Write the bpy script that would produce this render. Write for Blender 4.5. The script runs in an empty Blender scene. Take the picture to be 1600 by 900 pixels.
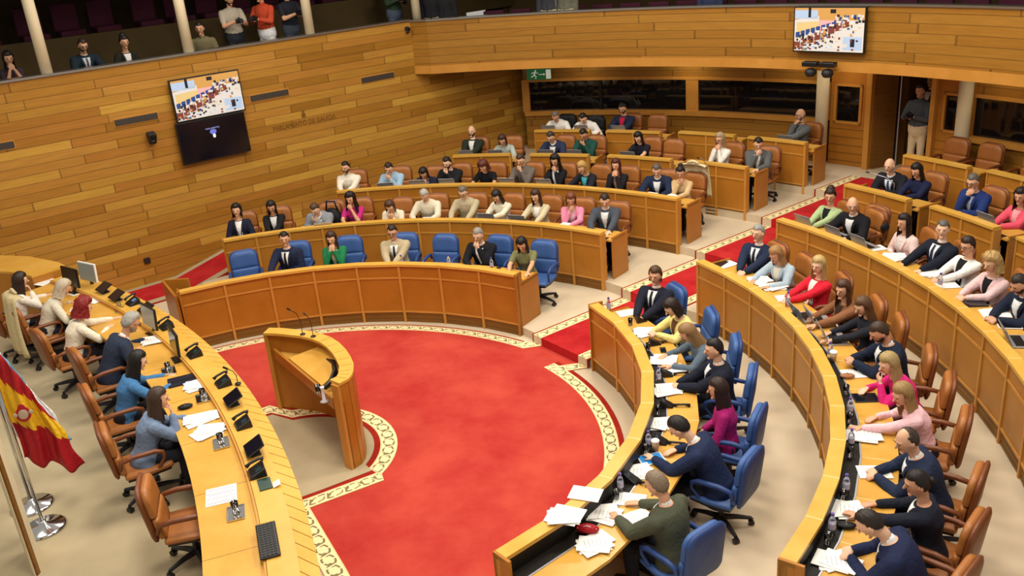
import bpy, bmesh, math, random
import numpy as np
from mathutils import Vector, Matrix
R = math.radians
random.seed(7)
sc = bpy.context.scene
COL = sc.collection

# ------------------------------------------------------------------ camera, world, lights, exposure
cd = bpy.data.cameras.new('camera'); cam = bpy.data.objects.new('camera', cd); COL.objects.link(cam)
cd.sensor_width = 36.0; cd.lens = 31.524; cd.clip_end = 200
cam.matrix_world = Matrix([[0.996154, 0.087621, -0.0, 2.669095], [-0.032657, 0.371268, -0.927951, -9.796768], [-0.081308, 0.924382, 0.372702, 6.050324], [0.0, 0.0, 0.0, 1.0]])
sc.camera = cam
w = bpy.data.worlds.new('hall_ambient'); sc.world = w; w.use_nodes = True
w.node_tree.nodes['Background'].inputs[0].default_value = (1.0, 0.93, 0.84, 1)
w.node_tree.nodes['Background'].inputs[1].default_value = 0.42
sc.view_settings.view_transform = 'Standard'; sc.view_settings.look = 'None'
sc.view_settings.exposure = 0.0; sc.view_settings.gamma = 1.0; sc.view_settings.use_curve_mapping = False

def area(name, loc, size, energy, color=(1, .9, .76), rot=(0, 0, 0), sy=None):
    l = bpy.data.lights.new(name, 'AREA'); l.energy = energy; l.color = color; l.shape = 'RECTANGLE'
    l.size = size; l.size_y = sy or size
    o = bpy.data.objects.new(name, l); COL.objects.link(o); o.location = loc; o.rotation_euler = rot
    return o
for i, (x, y, e) in enumerate([(0, 0, 310), (5, 1, 270), (-1.5, 6, 230), (4.5, 6, 260), (8.5, 2, 200), (1.5, -5, 280), (7, -4, 220), (-4.5, -1, 150)]):
    area('ceiling_lamp_light', (x, y, 8.6), 1.7, e)
for a, e in ((68, 4), (57, 8), (46, 4), (41, 5), (27, 4)):
    area('under_balcony_light', (12.75*math.cos(R(a)), 12.75*math.sin(R(a)), 3.02), .22, e, (1, .85, .6))
for a in (66, 50, 22):
    area('booth_fill_light', (14.9*math.cos(R(a)), 14.9*math.sin(R(a)), 2.95), .5, 16, (.9, .88, 1))  # unseen fill added to brighten the dark booth interiors, not a fitted lamp

# ------------------------------------------------------------------ materials
def lin(h):
    h = h.lstrip('#'); o = []
    for i in (0, 2, 4):
        c = int(h[i:i+2], 16)/255; o.append(c/12.92 if c <= .04045 else ((c+.055)/1.055)**2.4)
    return (*o, 1)
class NT:
    def __init__(s, m):
        m.use_nodes = True; s.t = m.node_tree; s.b = s.t.nodes['Principled BSDF']
    def n(s, k, **kw):
        x = s.t.nodes.new(k)
        for a, v in kw.items():
            setattr(x, a, v)
        return x
    def l(s, a, b): s.t.links.new(a, b)
    def math(s, op, a, b=None, c=None):
        x = s.n('ShaderNodeMath', operation=op)
        for i, v in enumerate((a, b, c)):
            if v is None: continue
            if hasattr(v, 'is_linked'): s.l(v, x.inputs[i])
            else: x.inputs[i].default_value = v
        return x.outputs[0]
    def mix(s, f, a, b, mode='MIX'):
        x = s.n('ShaderNodeMix', data_type='RGBA', blend_type=mode)
        for i, v in ((0, f), (6, a), (7, b)):
            if hasattr(v, 'is_linked'): s.l(v, x.inputs[i])
            else: x.inputs[i].default_value = v
        return x.outputs[2]
MC = {}
def fabric(h, rough=.85, var=.18, scale=60, spec=.25, sheen=0, name='fabric'):
    k = ('f', h, rough, var, scale)
    if k in MC: return MC[k]
    m = bpy.data.materials.new(name+'_'+h.strip('#')); t = NT(m); c = lin(h)
    tc = t.n('ShaderNodeTexCoord'); no = t.n('ShaderNodeTexNoise'); no.inputs['Scale'].default_value = scale; no.inputs['Detail'].default_value = 3
    t.l(tc.outputs['Object'], no.inputs['Vector'])
    d = tuple(v*(1-var) for v in c[:3])+(1,); e = tuple(min(1, v*(1+var)) for v in c[:3])+(1,)
    t.l(t.mix(no.outputs[0], d, e), t.b.inputs['Base Color'])
    t.b.inputs['Roughness'].default_value = rough; t.b.inputs['Specular IOR Level'].default_value = spec
    n3 = t.n('ShaderNodeTexNoise'); n3.inputs['Scale'].default_value = 11; n3.inputs['Detail'].default_value = 2; n3.inputs['Distortion'].default_value = 1.2
    t.l(tc.outputs['Object'], n3.inputs['Vector']); bp = t.n('ShaderNodeBump'); bp.inputs['Strength'].default_value = .45 if name == 'fabric' else .12; bp.inputs['Distance'].default_value = .03
    t.l(n3.outputs[0], bp.inputs['Height']); t.l(bp.outputs[0], t.b.inputs['Normal'])
    MC[k] = m; return m
def plain(h, rough=.5, metal=0, emit=None, es=1, trans=0, name='surface'):
    k = ('p', h, rough, metal, emit, es, trans)
    if k in MC: return MC[k]
    m = bpy.data.materials.new(name+'_'+h.strip('#')); t = NT(m)
    tc = t.n('ShaderNodeTexCoord'); no = t.n('ShaderNodeTexNoise'); no.inputs['Scale'].default_value = 9
    t.l(tc.outputs['Object'], no.inputs['Vector']); c = lin(h)
    t.l(t.mix(no.outputs[0], tuple(v*.94 for v in c[:3])+(1,), c), t.b.inputs['Base Color'])
    t.b.inputs['Roughness'].default_value = rough; t.b.inputs['Metallic'].default_value = metal
    if trans: t.b.inputs['Transmission Weight'].default_value = trans
    if emit:
        t.b.inputs['Emission Color'].default_value = lin(emit); t.b.inputs['Emission Strength'].default_value = es
    MC[k] = m; return m
def wood(h, h2, rough=.38, sx=1.5, sz=26, name='wood'):
    k = ('w', h, h2, rough, sx, sz)
    if k in MC: return MC[k]
    m = bpy.data.materials.new(name); t = NT(m)
    tc = t.n('ShaderNodeTexCoord'); mp = t.n('ShaderNodeMapping'); mp.inputs['Scale'].default_value = (sx, sx, sz)
    t.l(tc.outputs['Object'], mp.inputs['Vector'])
    no = t.n('ShaderNodeTexNoise'); no.inputs['Scale'].default_value = 1; no.inputs['Detail'].default_value = 5; no.inputs['Roughness'].default_value = .65
    t.l(mp.outputs[0], no.inputs['Vector'])
    n2 = t.n('ShaderNodeTexNoise'); n2.inputs['Scale'].default_value = 1.3; t.l(tc.outputs['Object'], n2.inputs['Vector'])
    f = t.math('ADD', t.math('MULTIPLY', no.outputs[0], .7), t.math('MULTIPLY', n2.outputs[0], .3))
    rmp = t.n('ShaderNodeMapRange'); rmp.inputs[1].default_value = .32; rmp.inputs[2].default_value = .68; t.l(f, rmp.inputs[0])
    t.l(t.mix(rmp.outputs[0], lin(h), lin(h2)), t.b.inputs['Base Color']); t.b.inputs['Roughness'].default_value = rough
    t.b.inputs['Specular IOR Level'].default_value = .35
    MC[k] = m; return m
def planks(cols, ph=.165, pl=1.9, rough=.42, seam=.1, name='planks', vert=False):
    m = bpy.data.materials.new(name); t = NT(m)
    uv = t.n('ShaderNodeUVMap'); uv.uv_map = 'UVMap'; s = t.n('ShaderNodeSeparateXYZ'); t.l(uv.outputs[0], s.inputs[0])
    u, v = s.outputs[0], s.outputs[1]
    rw = t.math('DIVIDE', v, ph); row = t.math('FLOOR', rw); fr = t.math('FRACT', rw)
    wn = t.n('ShaderNodeTexWhiteNoise', noise_dimensions='1D'); t.l(row, wn.inputs['W'])
    uo = t.math('ADD', t.math('DIVIDE', u, pl), t.math('MULTIPLY', wn.outputs[0], 9.7)); cell = t.math('FLOOR', uo); fu = t.math('FRACT', uo)
    # a second, irregular split of every board
    cb = t.n('ShaderNodeCombineXYZ'); t.l(cell, cb.inputs[0]); t.l(row, cb.inputs[1])
    w2 = t.n('ShaderNodeTexWhiteNoise', noise_dimensions='3D'); t.l(cb.outputs[0], w2.inputs['Vector'])
    split = t.math('GREATER_THAN', fu, t.math('ADD', .25, t.math('MULTIPLY', w2.outputs[0], .5)))
    cb2 = t.n('ShaderNodeCombineXYZ'); t.l(cell, cb2.inputs[0]); t.l(row, cb2.inputs[1]); t.l(split, cb2.inputs[2])
    w3 = t.n('ShaderNodeTexWhiteNoise', noise_dimensions='3D'); t.l(cb2.outputs[0], w3.inputs['Vector'])
    rp = t.n('ShaderNodeValToRGB'); rp.color_ramp.interpolation = 'LINEAR'
    el = rp.color_ramp.elements
    for i, c in enumerate(cols):
        p = i/(len(cols)-1)
        if i < 2: el[i].position = p; el[i].color = lin(c)
        else: e = el.new(p); e.color = lin(c)
    for e, c, i in zip(el, cols, range(9)): e.position = i/(len(cols)-1); e.color = lin(c)
    t.l(w3.outputs[0], rp.inputs[0])
    mp = t.n('ShaderNodeMapping'); mp.inputs['Scale'].default_value = (2.2, 34, 1); t.l(uv.outputs[0], mp.inputs['Vector'])
    ad = t.n('ShaderNodeVectorMath', operation='ADD'); t.l(mp.outputs[0], ad.inputs[0]); t.l(w3.outputs[1], ad.inputs[1])
    no = t.n('ShaderNodeTexNoise'); no.inputs['Scale'].default_value = 1; no.inputs['Detail'].default_value = 5; t.l(ad.outputs[0], no.inputs['Vector'])
    g = t.mix(.55, rp.outputs[0], t.mix(no.outputs[0], (.45, .42, .36, 1), (1.45, 1.5, 1.6, 1)), 'MULTIPLY')
    e1 = t.math('LESS_THAN', fr, seam)
    g = t.mix(t.math('MULTIPLY', e1, .5), g, (.05, .022, .004, 1))
    e2 = t.math('LESS_THAN', t.math('ABSOLUTE', t.math('SUBTRACT', fu, t.math('ADD', .25, t.math('MULTIPLY', w2.outputs[0], .5)))), .004)
    e3 = t.math('LESS_THAN', fu, .006)
    g = t.mix(t.math('MULTIPLY', t.math('MAXIMUM', e2, e3), .5), g, (.05, .022, .004, 1))
    t.l(g, t.b.inputs['Base Color']); t.b.inputs['Roughness'].default_value = rough; t.b.inputs['Specular IOR Level'].default_value = .3
    bp = t.n('ShaderNodeBump'); bp.inputs['Strength'].default_value = .5; bp.inputs['Distance'].default_value = .01
    t.l(t.math('GREATER_THAN', fr, seam), bp.inputs['Height']); t.l(bp.outputs[0], t.b.inputs['Normal'])
    return m
def carpet(h, h2, scale=1.1, fine=220, name='carpet', blot=(.35, .65)):
    m = bpy.data.materials.new(name); t = NT(m); tc = t.n('ShaderNodeTexCoord')
    a = t.n('ShaderNodeTexNoise'); a.inputs['Scale'].default_value = scale; a.inputs['Detail'].default_value = 6; a.inputs['Roughness'].default_value = .62
    b = t.n('ShaderNodeTexNoise'); b.inputs['Scale'].default_value = fine
    t.l(tc.outputs['Object'], a.inputs['Vector']); t.l(tc.outputs['Object'], b.inputs['Vector'])
    mr = t.n('ShaderNodeMapRange'); mr.inputs[1].default_value = blot[0]; mr.inputs[2].default_value = blot[1]; t.l(a.outputs[0], mr.inputs[0])
    g = t.mix(mr.outputs[0], lin(h), lin(h2))
    g = t.mix(.35, g, t.mix(b.outputs[0], (.5, .5, .5, 1), (1.4, 1.4, 1.4, 1)), 'MULTIPLY')
    t.l(g, t.b.inputs['Base Color']); t.b.inputs['Roughness'].default_value = .95; t.b.inputs['Specular IOR Level'].default_value = .1
    bp = t.n('ShaderNodeBump'); bp.inputs['Strength'].default_value = .3; bp.inputs['Distance'].default_value = .004; t.l(b.outputs[0], bp.inputs['Height']); t.l(bp.outputs[0], t.b.inputs['Normal'])
    return m
def border_mat():
    # woven border: interlaced dark-outlined ovals on cream, pattern runs along u (metres), v = 0..1 across
    m = bpy.data.materials.new('woven_border'); t = NT(m)
    uv = t.n('ShaderNodeUVMap'); uv.uv_map = 'UVMap'; s = t.n('ShaderNodeSeparateXYZ'); t.l(uv.outputs[0], s.inputs[0])
    u, v = s.outputs[0], s.outputs[1]
    def ring(per, off, hw, hh, th):
        a = t.math('SUBTRACT', t.math('FRACT', t.math('ADD', t.math('DIVIDE', u, per), off)), .5)
        a = t.math('DIVIDE', t.math('MULTIPLY', a, per), hw); b = t.math('DIVIDE', t.math('SUBTRACT', v, .5), hh)
        r = t.math('SQRT', t.math('ADD', t.math('MULTIPLY', a, a), t.math('MULTIPLY', b, b)))
        return t.math('LESS_THAN', t.math('ABSOLUTE', t.math('SUBTRACT', r, 1)), th)
    vv = t.math('SUBTRACT', v, .5)
    f = t.math('MAXIMUM', ring(.20, 0, .095, .30, .17), ring(.20, .5, .03, .12, .35))
    gap = t.math('GREATER_THAN', t.math('SINE', t.math('MULTIPLY', t.math('ADD', u, t.math('MULTIPLY', v, .12)), 2*math.pi/.10)), -.75)
    f = t.math('MULTIPLY', f, gap)
    g = t.mix(t.math('MULTIPLY', f, .8), lin('#ecdcaa'), lin('#4a4420'))
    edge = t.math('GREATER_THAN', t.math('ABSOLUTE', vv), .45)
    g = t.mix(edge, g, lin('#e8c890'))
    t.l(g, t.b.inputs['Base Color']); t.b.inputs['Roughness'].default_value = .95; t.b.inputs['Specular IOR Level'].default_value = .1
    return m

M = dict(
 wall=planks(['#94651f', '#a87628', '#b8863a', '#a06c24', '#c4973f', '#a8702c'], .163, 3.6, seam=.075, name='wall_planks'),
 balc=planks(['#986822', '#a07028', '#a6772e', '#946622'], .165, 5.5, seam=.08, name='balcony_planks'),
 cap=wood('#d09c3c', '#deb056', .3, 3, 3, 'pale_oak_top'), top=wood('#c8943a', '#d8a850', .28, 3, 3, 'oak_worktop'),
 panel=wood('#a86c22', '#b87c2e', .36, 2.2, 2.2, 'oak_panel'), panel2=wood('#a0661c', '#b47628', .34, 2, 2, 'warm_oak_panel'),
 frame=wood('#bc8234', '#cc9244', .36, 3, 3, 'oak_frame'), plinth=wood('#6e4818', '#8a5e26', .5, 2, 60, 'slatted_plinth'),
 dark=fabric('#17130f', .5, name='black_lining'), black=plain('#101012', .35), blackm=plain('#1c1c20', .55),
 red=carpet('#ac302c', '#c04a3c', 1.0, name='red_carpet'), red2=carpet('#a81c22', '#c03030', 2, name='red_runner'),
 beige=carpet('#c9b89c', '#d6c6ac', .6, name='beige_carpet'), beige2=carpet('#ab9c7e', '#b9ab8c', .8, name='sand_carpet'),
 maroon=carpet('#8e2018', '#a02c20', 3, name='maroon_edge'), border=border_mat(),
 cream=fabric('#d9cbab', .8, .06, name='painted_column'), metal=plain('#a8a49c', .3, .9), chrome=plain('#d8d8d8', .12, 1),
 white=plain('#f0efe9', .6), paper=fabric('#f2f2ee', .8, .04, 30, name='paper'), silver=plain('#b8bac0', .35, .6),
 tan=fabric('#a4662f', .42, .16, 14, .5, name='tan_leather'), tanedge=fabric('#743f1e', .42, .12, 14, .5, name='brown_leather_edge'),
 blue=fabric('#3c5f9c', .5, .12, 14, .45, name='blue_leather'), blueedge=fabric('#27437c', .5, .12, 14, .45, name='blue_leather_edge'),
 glass=plain('#f4f8fa', .03, 0, trans=1.0, name='clear_glass'), night=plain('#141216', .08, name='dark_glass'),
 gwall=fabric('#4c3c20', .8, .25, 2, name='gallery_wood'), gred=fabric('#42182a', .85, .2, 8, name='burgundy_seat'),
)

# ------------------------------------------------------------------ mesh helpers
def mesh(name, V, F, mat, parent=None, smooth=False, uv=None, mats=None, mi=None):
    me = bpy.data.meshes.new(name); me.from_pydata([tuple(map(float, v)) for v in V], [], [tuple(map(int, f)) for f in F])
    for m_ in (mats or [mat]): me.materials.append(m_)
    if mi is not None: me.polygons.foreach_set('material_index', mi)
    if smooth: me.polygons.foreach_set('use_smooth', [True]*len(me.polygons))
    if uv is not None:
        l = me.uv_layers.new(name='UVMap')
        for p in me.polygons:
            for li, vi in zip(p.loop_indices, p.vertices): l.data[li].uv = uv[vi]
    o = bpy.data.objects.new(name, me); COL.objects.link(o)
    if parent: o.parent = parent
    return o
class MB:
    """collects closed shapes into one mesh"""
    def __init__(s): s.V = []; s.F = []; s.MI = []; s.m = 0
    def add(s, V, F):
        b = len(s.V); s.V += [tuple(v) for v in V]; s.F += [tuple(b+i for i in f) for f in F]; s.MI += [s.m]*len(F)
    def hexa(s, P):   # 8 points: bottom ring 0-3, top ring 4-7
        s.add(P, [(3, 2, 1, 0), (4, 5, 6, 7), (0, 1, 5, 4), (1, 2, 6, 5), (2, 3, 7, 6), (3, 0, 4, 7)])
    def box(s, c, d, rz=0, rx=0):
        m = Matrix.Rotation(rz, 3, 'Z') @ Matrix.Rotation(rx, 3, 'X'); x, y, z = (v/2 for v in d)
        P = [Vector(c)+m @ Vector(q) for q in ((-x, -y, -z), (x, -y, -z), (x, y, -z), (-x, y, -z), (-x, -y, z), (x, -y, z), (x, y, z), (-x, y, z))]
        s.hexa(P)
    def prism(s, pts, z0, z1):
        n = len(pts); V = [(x, y, z0) for x, y in pts]+[(x, y, z1) for x, y in pts]
        a = sum(pts[i][0]*pts[(i+1) % n][1]-pts[(i+1) % n][0]*pts[i][1] for i in range(n))
        F = [tuple(range(n-1, -1, -1)), tuple(range(n, 2*n))]+[(i, (i+1) % n, n+(i+1) % n, n+i) for i in range(n)]
        if a < 0: F = [tuple(reversed(f)) for f in F]
        s.add(V, F)
    def tube(s, P, r, seg=8, caps=True, sx=1, sy=1):
        P = [Vector(p) for p in P]; r = r if isinstance(r, (list, tuple)) else [r]*len(P)
        V = []; F = []; up = Vector((0, 0, 1)); prev = None
        for i, p in enumerate(P):
            d = (P[min(i+1, len(P)-1)]-P[max(i-1, 0)]).normalized()
            if prev is None:
                ref = Vector((1, 0, 0)) if abs(d.x) < .9 else Vector((0, 1, 0))
                x = d.cross(ref).normalized()
            else: x = (prev-d*prev.dot(d)).normalized()
            prev = x; y = d.cross(x)
            for k in range(seg):
                a = 2*math.pi*k/seg; V.append(p+(x*math.cos(a)*sx+y*math.sin(a)*sy)*r[i])
        for i in range(len(P)-1):
            for k in range(seg):
                F.append((i*seg+k, i*seg+(k+1) % seg, (i+1)*seg+(k+1) % seg, (i+1)*seg+k))
        if caps: F.append(tuple(range(seg-1, -1, -1))); F.append(tuple((len(P)-1)*seg+k for k in range(seg)))
        s.add(V, F)
    def lathe(s, prof, c=(0, 0, 0), seg=16):
        V = []; F = []
        for r_, z in prof:
            for k in range(seg): a = 2*math.pi*k/seg; V.append((c[0]+r_*math.cos(a), c[1]+r_*math.sin(a), c[2]+z))
        n = len(prof)
        for i in range(n-1):
            for k in range(seg): F.append((i*seg+k, i*seg+(k+1) % seg, (i+1)*seg+(k+1) % seg, (i+1)*seg+k))
        F.append(tuple(range(seg-1, -1, -1))); F.append(tuple((n-1)*seg+k for k in range(seg)))
        s.add(V, F)
    def ell(s, c, r, seg=14, rings=9, rot=None, fn=None):
        V = []; F = []; c = Vector(c)
        for i in range(rings+1):
            t = math.pi*i/rings
            for k in range(seg):
                a = 2*math.pi*k/seg; d = Vector((math.sin(t)*math.cos(a), math.sin(t)*math.sin(a), math.cos(t)))
                q = Vector((d.x*r[0], d.y*r[1], d.z*r[2]))
                if fn: q = fn(d, q)
                if rot is not None: q = rot @ q
                V.append(c+q)
        for i in range(rings):
            for k in range(seg): F.append(((i+1)*seg+k, (i+1)*seg+(k+1) % seg, i*seg+(k+1) % seg, i*seg+k))
        s.add(V, F)
    def build(s, name, mat, parent=None, smooth=False, mats=None, bevel=0):
        o = mesh(name, s.V, s.F, mat, parent, smooth, mats=mats, mi=s.MI if mats else None)
        if bevel:
            b = o.modifiers.new('bevel', 'BEVEL'); b.width = bevel; b.segments = 2; b.limit_method = 'ANGLE'
        return o
def empty(name, loc, rz=0):
    o = bpy.data.objects.new(name, None); COL.objects.link(o); o.location = loc; o.rotation_euler = (0, 0, rz); o.empty_display_size = .1
    return o
def tag(o, label, cat, group=None, kind=None):
    o['label'] = label; o['category'] = cat
    if group: o['group'] = group
    if kind: o['kind'] = kind
    return o
def struct(o, label=None):
    o['kind'] = 'structure'
    if label: o['label'] = label
    return o
def copy_tree(o, parent=None):
    c = o.copy(); COL.objects.link(c)
    if parent is not None: c.parent = parent
    for ch in o.children: copy_tree(ch, c)
    return c
def strip(name, inner, outer, zi, zo, mat, parent=None, th=None, vlen=None, lift=0):
    """ribbon between two polylines, solid when th is given; uv = (arc length, 0..1)"""
    n = len(inner); V = []; uv = []; s = 0
    for i in range(n):
        if i: s += math.dist(((inner[i][0]+outer[i][0])/2, (inner[i][1]+outer[i][1])/2), ((inner[i-1][0]+outer[i-1][0])/2, (inner[i-1][1]+outer[i-1][1])/2))
        a = zi[i] if isinstance(zi, list) else zi; b = zo[i] if isinstance(zo, list) else zo
        V += [(*inner[i], a), (*outer[i], b)]; uv += [(s, 0), (s, 1)]
    F = [(2*i, 2*i+1, 2*i+3, 2*i+2) for i in range(n-1)]
    v1 = Vector(V[1])-Vector(V[0]); v2 = Vector(V[2])-Vector(V[0])
    flip = v1.cross(v2).z < 0
    if flip: F = [tuple(reversed(f)) for f in F]
    if th:
        m = len(V); V += [(x, y, z-th) for x, y, z in V]; uv += uv
        top = list(F); F += [tuple(m+i for i in reversed(f)) for f in top]
        side = [(2*i, 2*i+2) for i in range(n-1)]+[(2*n-2, 2*n-1)]+[(2*i+3, 2*i+1) for i in range(n-1)][::-1]+[(1, 0)]
        for a, b in side:
            f = (b, a, m+a, m+b); F.append(tuple(reversed(f)) if not flip else f)
    return mesh(name, V, F, mat, parent, uv=uv)
def arc(c, r, a0, a1, n):
    return [(c[0]+r*math.cos(R(a0+(a1-a0)*i/n)), c[1]+r*math.sin(R(a0+(a1-a0)*i/n))) for i in range(n+1)]
def offs(P, d, c):
    """offset a polyline away from centre c by d"""
    out = []
    for i, p in enumerate(P):
        a = Vector(P[max(i-1, 0)]); b = Vector(P[min(i+1, len(P)-1)]); t = (b-a).normalized(); n = Vector((-t.y, t.x))
        if n.dot(Vector(p)-Vector(c)) < 0: n = -n
        out.append((p[0]+n.x*d, p[1]+n.y*d))
    return out

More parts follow.
